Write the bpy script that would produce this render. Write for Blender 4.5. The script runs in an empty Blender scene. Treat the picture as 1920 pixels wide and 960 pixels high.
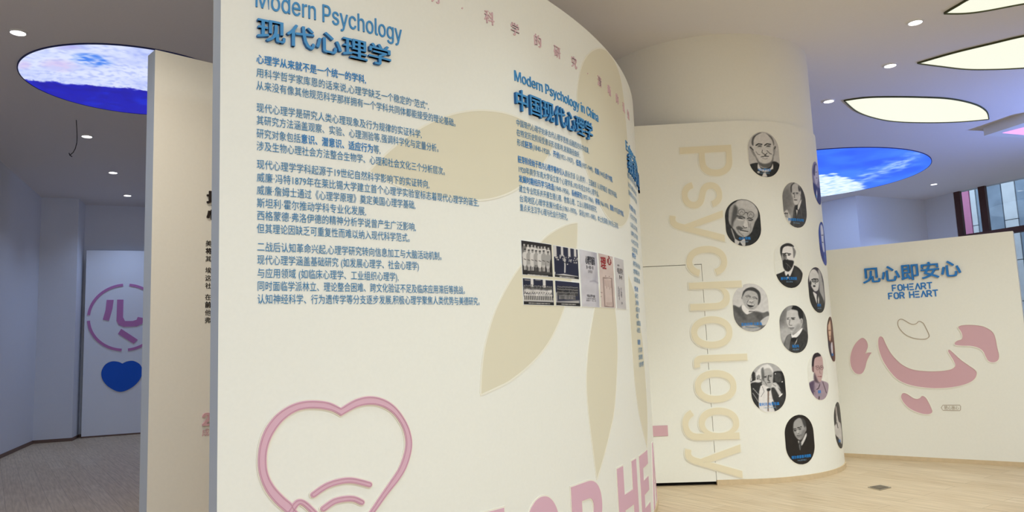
import bpy, bmesh, math, random
import numpy as np
from mathutils import Vector, Matrix, noise
from mathutils.geometry import tessellate_polygon

random.seed(7)
SC = bpy.context.scene
COL = SC.collection

# ------------------------------------------------------------------ camera
F_PX, EYE = 1400.0, 1.45
UP = np.array([-460.0, -11530.0, F_PX]); UP /= np.linalg.norm(UP)          # world Z seen from the camera (right, down, forward)
FW = np.array([0, 0, 1.0]) - UP * UP[2]; FW /= np.linalg.norm(FW)          # world Y
RT = np.cross(FW, UP)
if RT[0] < 0: RT = -RT                                                      # world X
cam_d = bpy.data.cameras.new('camera'); cam = bpy.data.objects.new('camera', cam_d); COL.objects.link(cam)
cam_d.sensor_fit = 'HORIZONTAL'; cam_d.sensor_width = 36; cam_d.lens = 36 * F_PX / 1920
cam_d.clip_start = 0.05; cam_d.clip_end = 200
m = Matrix(((RT[0], -RT[1], -RT[2], 0), (FW[0], -FW[1], -FW[2], 0), (UP[0], -UP[1], -UP[2], EYE), (0, 0, 0, 1)))
cam.matrix_world = m
SC.camera = cam

def ray(x, y):
    d = np.array([x - 960, y - 480, F_PX]); return np.array([d @ RT, d @ FW, d @ UP])
def on_plane(x, y, h):
    d = ray(x, y); t = (h - EYE) / d[2]; return (d[0] * t, d[1] * t)
def project(P):
    P = np.asarray(P, float)
    q = P[..., 0:1] * RT + P[..., 1:2] * FW + (P[..., 2:3] - EYE) * UP
    return np.stack([960 + F_PX * q[..., 0] / q[..., 2], 480 + F_PX * q[..., 1] / q[..., 2]], -1)

# ------------------------------------------------------------------ world, exposure, lights
SC.view_settings.view_transform = 'Standard'; SC.view_settings.look = 'None'
SC.view_settings.exposure = 0.0; SC.view_settings.gamma = 1.0; SC.view_settings.use_curve_mapping = False
SC.cycles.use_denoising = True
SC.cycles.max_bounces = 10; SC.cycles.diffuse_bounces = 8
SC.cycles.sample_clamp_indirect = 6
w = bpy.data.worlds.new('daylight'); SC.world = w; w.use_nodes = True
w.node_tree.nodes['Background'].inputs[0].default_value = (0.72, 0.84, 1.0, 1)
w.node_tree.nodes['Background'].inputs[1].default_value = 2.1

CEIL = 4.7
WARM = (0.82, 0.945, 1.0); SOFT = (1.0, 0.92, 0.80); COOL = (0.44, 0.60, 1.0)
def spot(name, x, y, watts, color, angle=130, z=CEIL - 0.06, aim=None, blend=1.0, r=0.05):
    l = bpy.data.lights.new(name, 'SPOT'); l.energy = watts; l.color = color
    l.spot_size = math.radians(angle); l.spot_blend = blend; l.shadow_soft_size = r
    o = bpy.data.objects.new(name, l); COL.objects.link(o); o.location = (x, y, z)
    if aim: o.rotation_euler = (Vector(aim) - Vector((x, y, z))).to_track_quat('-Z', 'Y').to_euler()
    return o
def area(name, x, y, sx, sy, watts, color, z=CEIL - 0.05):
    l = bpy.data.lights.new(name, 'AREA'); l.shape = 'ELLIPSE'; l.size = sx; l.size_y = sy; l.energy = watts; l.color = color
    o = bpy.data.objects.new(name, l); COL.objects.link(o); o.location = (x, y, z)
    return o
# unseen soft lamps added over and behind the camera for general light
HALL = [(4.2, -0.5, 3.0, 1.4, 245, WARM), (0.8, -2.8, 3.0, 1.4, 225, WARM), (7.2, 2.2, 3.0, 1.4, 165, WARM), (-2.6, -0.5, 2.0, 1.2, 60, COOL)]
for i, a in enumerate(HALL): area('hall_fill_lamp', *a)
spot('pier_fill_lamp', 6.6, 15.0, 190, (0.30, 0.45, 1.0), 70, CEIL - 0.05, (7.9, 17.9, 3.2))  # unseen blue spot added to tint the rear pier
spot('ceiling_fill_lamp', 10.6, 9.0, 1100, (0.22, 0.36, 1.0), 110, 1.9, (8.0, 11.0, CEIL))  # unseen uplight added to wash the right-hand ceiling blue
# downlight positions (x, y, watts, colour, in view)
DOWN = []
for (px, py, wt, c) in [(34, 60, 100, COOL), (163, 255, 100, COOL), (212, 323, 100, COOL), (239, 366, 100, COOL),
                        (1716, 41, 30, WARM), (1669, 122, 60, WARM), (1554, 189, 110, WARM), (1751, 345, 520, COOL)]:
    X_, Y_ = on_plane(px, py, CEIL); DOWN.append((X_, Y_, wt, c))
DOWN += [(-0.41, 2.52, 25, WARM), (0.91, 3.74, 90, WARM), (1.58, 4.73, 80, WARM), (2.06, 5.83, 50, WARM), (2.5, 6.5, 80, WARM), (3.6, 6.7, 100, WARM), (-2.2, 4.1, 215, SOFT), (-3.6, 4.6, 60, COOL), (-4.0, 2.4, 80, COOL)]  # unseen downlights added to light display walls, column and left corridor
# unseen downlights added to brighten, and turned towards, the foot of the column and of the display walls: x, y, watts, aim
AIMED = [(3.6, 3.6, 470, (2.8, 7.4, 0.0)), (4.3, 3.6, 260, (4.7, 8.3, 0.2)), (2.2, 0.4, 60, (0.4, 4.7, 0.3)), (3.4, 2.6, 50, (1.0, 6.0, 0.3))]

# ------------------------------------------------------------------ materials
MATS = {}
def lin(c):
    c = c / 255.0; return c / 12.92 if c <= 0.04045 else ((c + 0.055) / 1.055) ** 2.4
def rgb(r, g, b): return (lin(r), lin(g), lin(b), 1)
def mat(name, color, rough=0.6, bump=0.0, bscale=60, vary=0.0, metal=0.0, spec=0.3):
    if name in MATS: return MATS[name]
    m = bpy.data.materials.new(name); m.use_nodes = True; MATS[name] = m
    nt = m.node_tree; b = nt.nodes['Principled BSDF']
    b.inputs['Base Color'].default_value = color; b.inputs['Roughness'].default_value = rough
    b.inputs['Metallic'].default_value = metal; b.inputs['Specular IOR Level'].default_value = spec
    tc = nt.nodes.new('ShaderNodeTexCoord'); nz = nt.nodes.new('ShaderNodeTexNoise')
    nz.inputs['Scale'].default_value = bscale; nz.inputs['Detail'].default_value = 6
    nt.links.new(tc.outputs['Object'], nz.inputs['Vector'])
    if vary:
        mx = nt.nodes.new('ShaderNodeMixRGB'); mx.blend_type = 'MULTIPLY'; mx.inputs[1].default_value = color
        rp = nt.nodes.new('ShaderNodeValToRGB')
        rp.color_ramp.elements[0].position = 0.3; rp.color_ramp.elements[0].color = (1 - vary,) * 3 + (1,)
        rp.color_ramp.elements[1].position = 0.7; rp.color_ramp.elements[1].color = (1, 1, 1, 1)
        nt.links.new(nz.outputs['Fac'], rp.inputs[0]); mx.inputs[0].default_value = 1
        nt.links.new(rp.outputs[0], mx.inputs[2]); nt.links.new(mx.outputs[0], b.inputs['Base Color'])
    if bump:
        bp = nt.nodes.new('ShaderNodeBump'); bp.inputs['Strength'].default_value = bump; bp.inputs['Distance'].default_value = 0.01
        nt.links.new(nz.outputs['Fac'], bp.inputs['Height']); nt.links.new(bp.outputs[0], b.inputs['Normal'])
    return m
def emit(name, color, strength):
    m = bpy.data.materials.new(name); m.use_nodes = True; nt = m.node_tree
    b = nt.nodes['Principled BSDF']; b.inputs['Base Color'].default_value = (0.05, 0.05, 0.05, 1)
    b.inputs['Emission Color'].default_value = color; b.inputs['Emission Strength'].default_value = strength
    return m
def print_mat(name, emission=0.0):
    m = bpy.data.materials.new(name); m.use_nodes = True; nt = m.node_tree
    b = nt.nodes['Principled BSDF']; a = nt.nodes.new('ShaderNodeAttribute'); a.attribute_name = 'ink'
    b.inputs['Roughness'].default_value = 0.5; b.inputs['Specular IOR Level'].default_value = 0.25
    if emission:
        b.inputs['Base Color'].default_value = (0.03, 0.03, 0.03, 1)
        nt.links.new(a.outputs['Color'], b.inputs['Emission Color']); b.inputs['Emission Strength'].default_value = emission
    else:
        nt.links.new(a.outputs['Color'], b.inputs['Base Color'])
    return m
M_PANEL = mat('panel_white', rgb(233, 231, 222), 0.55, 0.03, 55, 0.02)
M_COLUMN = mat('column_white', rgb(232, 228, 216), 0.55, 0.03, 45, 0.02)
M_WALL = mat('wall_white', rgb(222, 224, 228), 0.7, 0.06, 40, 0.02)
M_CEIL = mat('ceiling_paint', rgb(230, 227, 226), 0.8, 0.04, 40, 0.02)
M_GREY = mat('panel_edge_grey', rgb(176, 184, 192), 0.6)
M_BLUE = mat('letter_blue', rgb(66, 140, 196), 0.45)
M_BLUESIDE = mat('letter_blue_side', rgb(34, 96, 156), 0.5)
M_TEXT = mat('print_blue', rgb(52, 124, 172), 0.55)
M_TEXTB = mat('print_blue_bold', rgb(16, 122, 190), 0.55)
M_PINK = mat('relief_pink', rgb(214, 172, 188), 0.55)
M_PINKD = mat('relief_pink_dusty', rgb(206, 164, 170), 0.55)
M_PINKT = mat('pink_lettering', rgb(214, 180, 186), 0.55)
M_PETAL = mat('petal_cream', rgb(219, 211, 188), 0.55)
M_LINE = mat('relief_edge', rgb(232, 227, 212), 0.5)
M_CREAM = mat('letter_cream', rgb(226, 213, 183), 0.55)
M_BLACK = mat('print_black', rgb(42, 34, 30), 0.6)
M_TRIM = mat('trim_oak', rgb(206, 182, 146), 0.5, 0, 20, 0.1)
M_DARKTRIM = mat('skirting_brown', rgb(120, 96, 82), 0.6)
M_GAP = mat('gap_black', rgb(18, 16, 15), 0.9)
M_STEEL = mat('steel', rgb(190, 186, 178), 0.3, 0, 60, 0, 1.0)
M_WHITE = mat('white_plastic', rgb(230, 230, 230), 0.4)
M_LEAFRIM = mat('lamp_rim_olive', rgb(70, 72, 40), 0.5)
M_BROWN = mat('window_brown', rgb(82, 54, 48), 0.45, 0, 30, 0.1)
M_WIRE = mat('wire_black', rgb(40, 34, 38), 0.6)

# ------------------------------------------------------------------ helpers
def link(name, bm, material, parent=None, smooth=False):
    me = bpy.data.meshes.new(name); bm.to_mesh(me); bm.free()
    for mm in (material if isinstance(material, (list, tuple)) else [material]): me.materials.append(mm)
    if smooth:
        for p in me.polygons: p.use_smooth = True
    o = bpy.data.objects.new(name, me); COL.objects.link(o)
    if parent: o.parent = parent
    return o
def tag(o, label, cat, group=None):
    o['label'] = label; o['category'] = cat
    if group: o['group'] = group
    return o
def structure(o, label=None):
    o['kind'] = 'structure'
    if label: o['label'] = label
    return o
def empty(name, loc, label, cat, group=None):
    o = bpy.data.objects.new(name, None); COL.objects.link(o); o.location = loc; o.empty_display_size = 0.1
    return tag(o, label, cat, group)
def adopt(o, parent):                      # parent a world-space mesh under an empty that is only translated
    o.parent = parent; o.matrix_parent_inverse = Matrix.Translation(parent.location).inverted(); return o

def spline(pts, n=8, closed=True, corners=()):
    """Catmull-Rom through pts; indices in corners stay sharp."""
    P = [np.array(p, float) for p in pts]; N = len(P); out = []
    for i in range(N if closed else N - 1):
        p1, p2 = P[i], P[(i + 1) % N]
        p0 = P[i - 1] if (closed or i > 0) else p1
        p3 = P[(i + 2) % N] if (closed or i + 2 < N) else p2
        if i in corners: p0 = p1 - (p2 - p1) * 0.3
        if (i + 1) % N in corners: p3 = p2 + (p2 - p1) * 0.3
        for k in range(n):
            t = k / n
            out.append(0.5 * ((2 * p1) + (-p0 + p2) * t + (2 * p0 - 5 * p1 + 4 * p2 - p3) * t * t + (-p0 + 3 * p1 - 3 * p2 + p3) * t ** 3))
    if not closed: out.append(P[-1])
    return [(float(p[0]), float(p[1])) for p in out]

class Surface:
    """An upright surface that follows a line on the floor plan; (s, z) runs along and up it, off stands out of it."""
    def __init__(self, pts):
        self.p = np.array(pts, float); d = np.diff(self.p, axis=0); self.L = np.hypot(d[:, 0], d[:, 1])
        self.s = np.concatenate([[0], np.cumsum(self.L)])
        t = np.gradient(self.p, axis=0); t /= np.hypot(t[:, 0], t[:, 1])[:, None]
        self.n = np.stack([t[:, 1], -t[:, 0]], -1)
    def at(self, s, off=0.0):
        s = np.asarray(s, float); o = np.asarray(off, float)
        x = np.interp(s, self.s, self.p[:, 0]) + o * np.interp(s, self.s, self.n[:, 0])
        y = np.interp(s, self.s, self.p[:, 1]) + o * np.interp(s, self.s, self.n[:, 1])
        return x, y
    def point(self, s, z, off=0.0):
        x, y = self.at(s, off); return Vector((float(x), float(y), float(z)))
    def inv(self, px, py):
        d = ray(px, py); c = self.p[:, 0] * d[1] - self.p[:, 1] * d[0]      # <0 left of the ray
        best = None
        for i in np.nonzero(c[:-1] * c[1:] <= 0)[0]:
            f = c[i] / (c[i] - c[i + 1]) if c[i] != c[i + 1] else 0
            q = self.p[i] * (1 - f) + self.p[i + 1] * f; k = (q @ d[:2]) / (d[:2] @ d[:2])
            if k > 0 and (best is None or k < best[0]): best = (k, self.s[i] + f * self.L[i])
        if best is None:                                                    # just past the visible edge
            i = int(np.argmin(np.abs(c / np.hypot(self.p[:, 0], self.p[:, 1]))))
            k = np.hypot(*self.p[i]) / np.hypot(d[0], d[1]); best = (k, self.s[i])
        return best[1], EYE + best[0] * d[2]
    def invs(self, pts): return [self.inv(*p) for p in pts]

def slice_s(bm, step):
    xs = [v.co.x for v in bm.verts]
    if not xs: return
    k = math.ceil((min(xs) + 1e-5) / step)
    while k * step < max(xs) - 1e-5:
        bmesh.ops.bisect_plane(bm, geom=bm.verts[:] + bm.edges[:] + bm.faces[:], plane_co=(k * step, 0, 0), plane_no=(1, 0, 0)); k += 1
def fill_loops(loops):
    bm = bmesh.new(); E = []
    for lp in loops:
        clean = [lp[0]]
        for p in lp[1:]:
            if math.hypot(p[0] - clean[-1][0], p[1] - clean[-1][1]) > 1e-5: clean.append(p)
        if math.hypot(clean[0][0] - clean[-1][0], clean[0][1] - clean[-1][1]) < 1e-5: clean.pop()
        vs = [bm.verts.new((p[0], p[1], 0)) for p in clean]
        for i in range(len(vs)): E.append(bm.edges.new((vs[i], vs[(i + 1) % len(vs)])))
    bmesh.ops.triangle_fill(bm, use_beauty=True, edges=E, normal=(0, 0, 1))
    return bm
def wrap_bm(bm, surf, off, base=0.0, walls=True, side_index=None):
    """bm holds flat faces in (s, z); lift them to `off`, add side walls down to `base`, then bend onto the surface."""
    for f in bm.faces:
        if f.normal.z < 0: f.normal_flip()
    if walls and off > base:
        rim = [e for e in bm.edges if len(e.link_faces) == 1]; low = {}
        for e in rim:
            lp = e.link_faces[0]
            a, b = e.verts
            for l in lp.loops:                     # keep winding
                if l.edge == e: a, b = l.vert, l.link_loop_next.vert
            for v in (a, b):
                if v not in low: low[v] = bm.verts.new((v.co.x, v.co.y, -1))
            f = bm.faces.new((b, a, low[a], low[b]))
            if side_index is not None: f.material_index = side_index
    for v in bm.verts:
        v.co = surf.point(v.co.x, v.co.y, base if v.co.z < -0.5 else off + v.co.z)
    return bm
def relief(name, loops, surf, off, material, parent=None, step=0.06, base=0.0, side_index=None):
    bm = fill_loops(loops); slice_s(bm, step); wrap_bm(bm, surf, off, base, True, side_index)
    o = link(name, bm, material); 
    if parent: adopt(o, parent)
    return o
def stroke_loop(pts, wid, cap=5):
    """Outline of a round-ended stroke."""
    P = [np.array(p, float) for p in pts]; L, R = [], []
    for i, p in enumerate(P):
        a = P[max(i - 1, 0)]; b = P[min(i + 1, len(P) - 1)]; t = (b - a) / (np.linalg.norm(b - a) + 1e-9); n = np.array([-t[1], t[0]])
        L.append(p + n * wid / 2); R.append(p - n * wid / 2)
    def arc(c, frm, sgn):
        v = frm - c; out = []
        for k in range(1, cap):
            a = sgn * math.pi * k / cap; out.append(c + np.array([v[0] * math.cos(a) - v[1] * math.sin(a), v[0] * math.sin(a) + v[1] * math.cos(a)]))
        return out
    return [tuple(p) for p in L + arc(P[-1], L[-1], -1) + R[::-1] + arc(P[0], R[0], -1)]

# text: one flat mesh per string, in em units
_fc = bpy.data.curves.new('lettering', 'FONT')
_fonts = [_fc.font, _fc.font]                # Latin words in Blender's own interface face, Chinese in its default face
try: _fonts[0] = bpy.data.fonts.load(bpy.utils.system_resource('DATAFILES', path='fonts') + '/Inter.woff2')
except Exception: pass
_fo = bpy.data.objects.new('lettering', _fc)
def text_bm(body, bold=0.0, res=3, spacing=1.0, grow=0.0, offset=0.0, han=False):
    """bold: the glyph thickened sideways and upwards; grow: thickened all round, for the rim under a relief letter."""
    _fc.font = _fonts[1 if han or any(ord(c) > 0xff for c in body) else 0]
    _fc.body = body; _fc.size = 1.0; _fc.offset = offset; _fc.resolution_u = res; _fc.fill_mode = 'FRONT'; _fc.extrude = 0; _fc.space_character = spacing
    me = bpy.data.meshes.new_from_object(_fo)
    bm = bmesh.new(); sh = [(0, 0)]
    if bold > 0.01: sh += [(bold * 2, 0), (bold, bold * 1.2), (bold * 2, bold * 1.2)]
    elif bold > 0: sh += [(bold * 2, 0)]
    if bold > 0.025: sh += [(bold, 0), (0, bold * 1.2)]
    if grow: sh = [(x + gx, y + gy) for x, y in sh for gx, gy in ((grow, 0), (-grow, 0), (0, grow), (0, -grow), (grow * .7, grow * .7), (-grow * .7, grow * .7), (grow * .7, -grow * .7), (-grow * .7, -grow * .7))]
    for k, (dx, dy) in enumerate(sh):
        n = len(bm.verts); bm.from_mesh(me); bm.verts.ensure_lookup_table()
        for v in bm.verts[n:]: v.co.x += dx; v.co.y += dy; v.co.z += k * 0.00008
    bpy.data.meshes.remove(me)
    for f in bm.faces: f.smooth = False
    return bm
def bounds(bm):
    xs = [v.co.x for v in bm.verts]; ys = [v.co.y for v in bm.verts]; return min(xs), max(xs), min(ys), max(ys)
def place_text(bm, x0, z0, sx, sz, ox=0.0, rot=False):
    for v in bm.verts:
        x, y = (v.co.x - ox) * sx, v.co.y * sz
        v.co = Vector((x0 + y, z0 - x, v.co.z)) if rot else Vector((x0 + x, z0 + y, v.co.z))
    return bm
def glyphs(body, bold, spacing=1.0):
    """Each printed character of the string as its own bm, in line coordinates (em)."""
    out = []; pen = 0.0
    for ch in body:
        bm = text_bm(ch, bold); adv = 1.0 if ord(ch) > 0x2000 else None
        if bm.verts:
            b = bounds(bm)
            if adv is None: adv = b[1] + b[0] * 0.9 if b[0] > 0 else b[1] + 0.05
        else: adv = 0.28
        out.append((ch, bm, pen, adv)); pen += adv * spacing
    return out, pen
def glyph_bm(ch, bold=0.0, res=6, grow=0.0):
    """One Latin letter; the P is refilled from its outline, whose stem and bowl cross in this face."""
    bm = text_bm(ch, 0.0, res)
    if ch == 'P' and _fonts[0] is not _fonts[1]:
        V = [(v.co.x, v.co.y) for v in bm.verts]; xr = V[-1][0]
        k = [i for i in range(len(V) - 1) if abs(V[i][0] - V[i + 1][0]) < 1e-4 and V[0][0] + 0.01 < V[i][0] < xr - 0.005]
        if k:
            i = k[0]; bm.free(); bm = fill_loops([V[:i] + [(xr, V[i][1]), (xr, 0.0)], [(xr, V[i + 1][1])] + V[i + 2:-1]])
    if bold or grow:
        me = bpy.data.meshes.new('t'); bm.to_mesh(me); sh = [(0, 0)] + ([(bold * 2, 0)] if bold else [])
        if grow: sh = [(x + grow * math.cos(a), y + grow * math.sin(a)) for x, y in sh for a in np.linspace(0, 2 * math.pi, 9)[:-1]]
        bm.clear()
        for k, (dx, dy) in enumerate(sh):
            n = len(bm.verts); bm.from_mesh(me); bm.verts.ensure_lookup_table()
            for v in bm.verts[n:]: v.co.x += dx; v.co.y += dy; v.co.z += k * 0.00008
        bpy.data.meshes.remove(me)
    return bm
def word_bm(body, bold=0.0, res=6):
    out = bmesh.new()
    for i, ch in enumerate(body):
        if ch == ' ': continue
        pre = text_bm(body[:i + 1], 0, 2); a = bounds(pre)[1]; pre.free()
        g = glyph_bm(ch, bold, res); one = text_bm(ch, 0, 2); d = a - bounds(one)[1]; one.free()
        for v in g.verts: v.co.x += d
        me = bpy.data.meshes.new('t'); g.to_mesh(me); g.free(); out.from_mesh(me); bpy.data.meshes.remove(me)
    return out
_h = text_bm('H'); CAP = bounds(_h)[3]; _h.free()
def line_text(bmj, surf, body, x0, z0, em, width, off, bold=0.0, res=2, midx=0):
    """Append one printed line to bmj, fitted to `width`; segments between * are bold with material 1."""
    segs = body.split('*'); bms = []; pen = 0.0
    for i, sg in enumerate(segs):
        if not sg: continue
        bm = text_bm(sg + '.', 0.016 if i % 2 else bold, res, han=True)          # a trailing stop measures the advance
        b = bounds(bm)
        dot = [v for v in bm.verts if v.co.x > b[1] - 0.17 and v.co.y < 0.16]
        x_dot = min(v.co.x for v in dot)
        bmesh.ops.delete(bm, geom=[v for v in bm.verts if v.co.x >= x_dot - 1e-6 and v.co.y < 0.2 and v.co.x > b[1] - 0.17], context='VERTS')
        for f in bm.faces: f.material_index = (1 if i % 2 else 0)
        bms.append((bm, pen)); pen += x_dot - 0.06
    k = width / pen if width else em * 0.94
    for bm, p in bms:
        for v in bm.verts: v.co = Vector((x0 + (v.co.x + p) * k, z0 + v.co.y * em, v.co.z))
        for f in bm.faces:
            if f.normal.z < 0: f.normal_flip()
        for v in bm.verts: v.co = surf.point(v.co.x, v.co.y, off + v.co.z)
        me = bpy.data.meshes.new('t'); bm.to_mesh(me); bm.free(); bmj.from_mesh(me); bpy.data.meshes.remove(me)

def box(name, x0, x1, y0, y1, z0, z1, material, parent=None, bevel=0.0):
    bm = bmesh.new(); bmesh.ops.create_cube(bm, size=1)
    for v in bm.verts: v.co = Vector(((x0 + x1) / 2 + v.co.x * (x1 - x0), (y0 + y1) / 2 + v.co.y * (y1 - y0), (z0 + z1) / 2 + v.co.z * (z1 - z0)))
    if bevel: bmesh.ops.bevel(bm, geom=bm.edges[:], offset=bevel, segments=2, affect='EDGES')
    return link(name, bm, material, parent)
def prism(name, plan, z0, z1, material, parent=None, bevel=0.0):
    bm = bmesh.new(); lo = [bm.verts.new((p[0], p[1], z0)) for p in plan]; hi = [bm.verts.new((p[0], p[1], z1)) for p in plan]; n = len(plan)
    bm.faces.new(lo[::-1]); bm.faces.new(hi)
    for i in range(n): bm.faces.new((lo[i], lo[(i + 1) % n], hi[(i + 1) % n], hi[i]))
    bmesh.ops.recalc_face_normals(bm, faces=bm.faces[:])
    if bevel: bmesh.ops.bevel(bm, geom=[e for e in bm.edges], offset=bevel, segments=2, affect='EDGES')
    o = link(name, bm, material)
    if parent: adopt(o, parent)
    return o
def slab(surf, s0, s1, z0, z1, off0, off1, n):
    """A bent board: off0 is the back, off1 the front."""
    bm = bmesh.new(); S = np.linspace(s0, s1, n); C4 = ((z0, off1), (z1, off1), (z1, off0), (z0, off0))
    for i in range(4):                         # each side keeps its own edge, so that the bend is smooth and the rims are sharp
        row = [[bm.verts.new(surf.point(s, *c)) for c in (C4[i], C4[(i + 1) % 4])] for s in S]
        for a, b in zip(row, row[1:]):
            f = bm.faces.new((a[0], b[0], b[1], a[1])); f.smooth = i in (0, 2)
    ends = []
    for s in (s0, s1):
        q = [bm.verts.new(surf.point(s, *c)) for c in C4]; bm.faces.new(q if s == s0 else q[::-1])
    for f in bm.faces: f.normal_update()
    return bm
def tube(name, pts, r, material, parent=None, seg=8):
    bm = bmesh.new(); rings = []
    for i, p in enumerate(pts):
        a = Vector(pts[max(i - 1, 0)]); b = Vector(pts[min(i + 1, len(pts) - 1)]); t = (b - a).normalized()
        u = t.orthogonal().normalized(); v = t.cross(u)
        rings.append([bm.verts.new(Vector(p) + (u * math.cos(q) + v * math.sin(q)) * r) for q in [2 * math.pi * k / seg for k in range(seg)]])
    for A, B in zip(rings, rings[1:]):
        for k in range(seg): bm.faces.new((A[k], A[(k + 1) % seg], B[(k + 1) % seg], B[k]))
    bm.faces.new(rings[0][::-1]); bm.faces.new(rings[-1])
    bmesh.ops.recalc_face_normals(bm, faces=bm.faces[:])
    return link(name, bm, material, parent, True)

# ------------------------------------------------------------------ floor, ceiling, walls
def floor_material():
    m = bpy.data.materials.new('oak_boards'); m.use_nodes = True; nt = m.node_tree; b = nt.nodes['Principled BSDF']
    tc = nt.nodes.new('ShaderNodeTexCoord'); mp = nt.nodes.new('ShaderNodeMapping'); mp.inputs['Rotation'].default_value = (0, 0, math.radians(55))
    nt.links.new(tc.outputs['Object'], mp.inputs['Vector'])
    br = nt.nodes.new('ShaderNodeTexBrick'); br.inputs['Scale'].default_value = 1.0; br.inputs['Brick Width'].default_value = 1.5
    br.inputs['Row Height'].default_value = 0.19; br.inputs['Mortar Size'].default_value = 0.0016; br.offset = 0.37
    br.inputs['Color1'].default_value = rgb(214, 192, 160); br.inputs['Color2'].default_value = rgb(205, 181, 147); br.inputs['Mortar'].default_value = rgb(150, 126, 98)
    nt.links.new(mp.outputs[0], br.inputs['Vector'])
    mp2 = nt.nodes.new('ShaderNodeMapping'); mp2.inputs['Scale'].default_value = (1.6, 26, 1); nt.links.new(mp.outputs[0], mp2.inputs['Vector'])
    nz = nt.nodes.new('ShaderNodeTexNoise'); nz.inputs['Scale'].default_value = 1.6; nz.inputs['Detail'].default_value = 8; nt.links.new(mp2.outputs[0], nz.inputs['Vector'])
    rp = nt.nodes.new('ShaderNodeValToRGB'); rp.color_ramp.elements[0].position = 0.32; rp.color_ramp.elements[0].color = (0.74, 0.70, 0.64, 1)
    rp.color_ramp.elements[1].position = 0.66; rp.color_ramp.elements[1].color = (1, 1, 1, 1); nt.links.new(nz.outputs['Fac'], rp.inputs[0])
    mx = nt.nodes.new('ShaderNodeMixRGB'); mx.blend_type = 'MULTIPLY'; mx.inputs[0].default_value = 1
    nt.links.new(br.outputs['Color'], mx.inputs[1]); nt.links.new(rp.outputs[0], mx.inputs[2]); nt.links.new(mx.outputs[0], b.inputs['Base Color'])
    b.inputs['Roughness'].default_value = 0.45; b.inputs['Specular IOR Level'].default_value = 0.35
    return m
WALLP = [(-5.2, -6.0), (-5.2, 4.2), (-9.12, 14.27), (-8.52, 14.5), (-8.75, 15.12), (-6.0, 16.38), (-4.0, 19.3), (7.15, 19.25),
         (8.24, 17.53), (10.42, 18.53), (10.64, 17.66)]
# floor and ceiling
box('floor', -14, 18, -6.2, 26, -0.12, 0.0, floor_material())
structure(bpy.data.objects['floor'])

def wall(name, a, b, z0=0.0, z1=CEIL, th=0.12, material=None):
    a = np.array(a, float); b = np.array(b, float); t = (b - a) / np.linalg.norm(b - a); n = np.array([-t[1], t[0]]) * th   # room is on the right of a->b
    o = prism(name, [a, b, b + n, a + n], z0, z1, material or M_WALL); return structure(o)
def poly_wall(name, pts, z0=0.0, z1=CEIL, th=0.12, material=None):
    P = [np.array(p, float) for p in pts]; back = []
    for i, p in enumerate(P):
        a = P[max(i - 1, 0)]; b = P[min(i + 1, len(P) - 1)]
        t0 = (p - a) / (np.linalg.norm(p - a) + 1e-9); t1 = (b - p) / (np.linalg.norm(b - p) + 1e-9)
        n = np.array([-(t0 + t1)[1], (t0 + t1)[0]]); n /= np.linalg.norm(n)
        c = max(0.5, n @ np.array([-t1[1], t1[0]]) if i < len(P) - 1 else 1); back.append(p + n * th / c)
    bm = bmesh.new(); fl, fh, bl, bh = ([bm.verts.new((q[0], q[1], z)) for q in L] for L, z in ((P, z0), (P, z1), (back, z0), (back, z1)))
    for i in range(len(P) - 1):
        for A, B in ((fl, fh), (bh, bl), (fh, bh), (bl, fl)): bm.faces.new((A[i], A[i + 1], B[i + 1], B[i]))
    for i in (0, -1): bm.faces.new((fl[i], fh[i], bh[i], bl[i]))
    bmesh.ops.recalc_face_normals(bm, faces=bm.faces[:])
    return structure(link(name, bm, material or M_WALL))
poly_wall('wall_left', WALLP[:5] + [WALLP[5]])
poly_wall('wall_back', WALLP[5:8])
poly_wall('wall_back_pier', WALLP[7:11]); bpy.data.objects['wall_back_pier'].name = 'wall_rear'
# skirting along the left wall
def skirt(name, pts, h=0.06, th=0.015, material=None):
    P = [np.array(p, float) for p in pts]; front = []
    for i, p in enumerate(P):
        a = P[max(i - 1, 0)]; b = P[min(i + 1, len(P) - 1)]; t = (b - a) / np.linalg.norm(b - a); front.append(p + np.array([t[1], -t[0]]) * th)
    bm = bmesh.new(); A = [bm.verts.new((p[0], p[1], 0)) for p in front]; B = [bm.verts.new((p[0], p[1], h)) for p in front]; C = [bm.verts.new((p[0], p[1], h)) for p in P]
    for i in range(len(P) - 1):
        bm.faces.new((A[i], A[i + 1], B[i + 1], B[i])); bm.faces.new((B[i], B[i + 1], C[i + 1], C[i]))
    return structure(link(name, bm, material or M_DARKTRIM))
skirt('baseboard_left', WALLP[1:6])
# right side of the hall, beyond the frame, with the wall behind the camera
W0 = np.array([10.64, 17.66]); W1 = np.array([11.35, 16.05]); WT = (W1 - W0) / np.linalg.norm(W1 - W0)
WE = W0 + WT * 9.0
poly_wall('wall_right', [tuple(WE), (14.0, 4.0), (10.5, -6.0), (-5.2, -6.0)])

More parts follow.
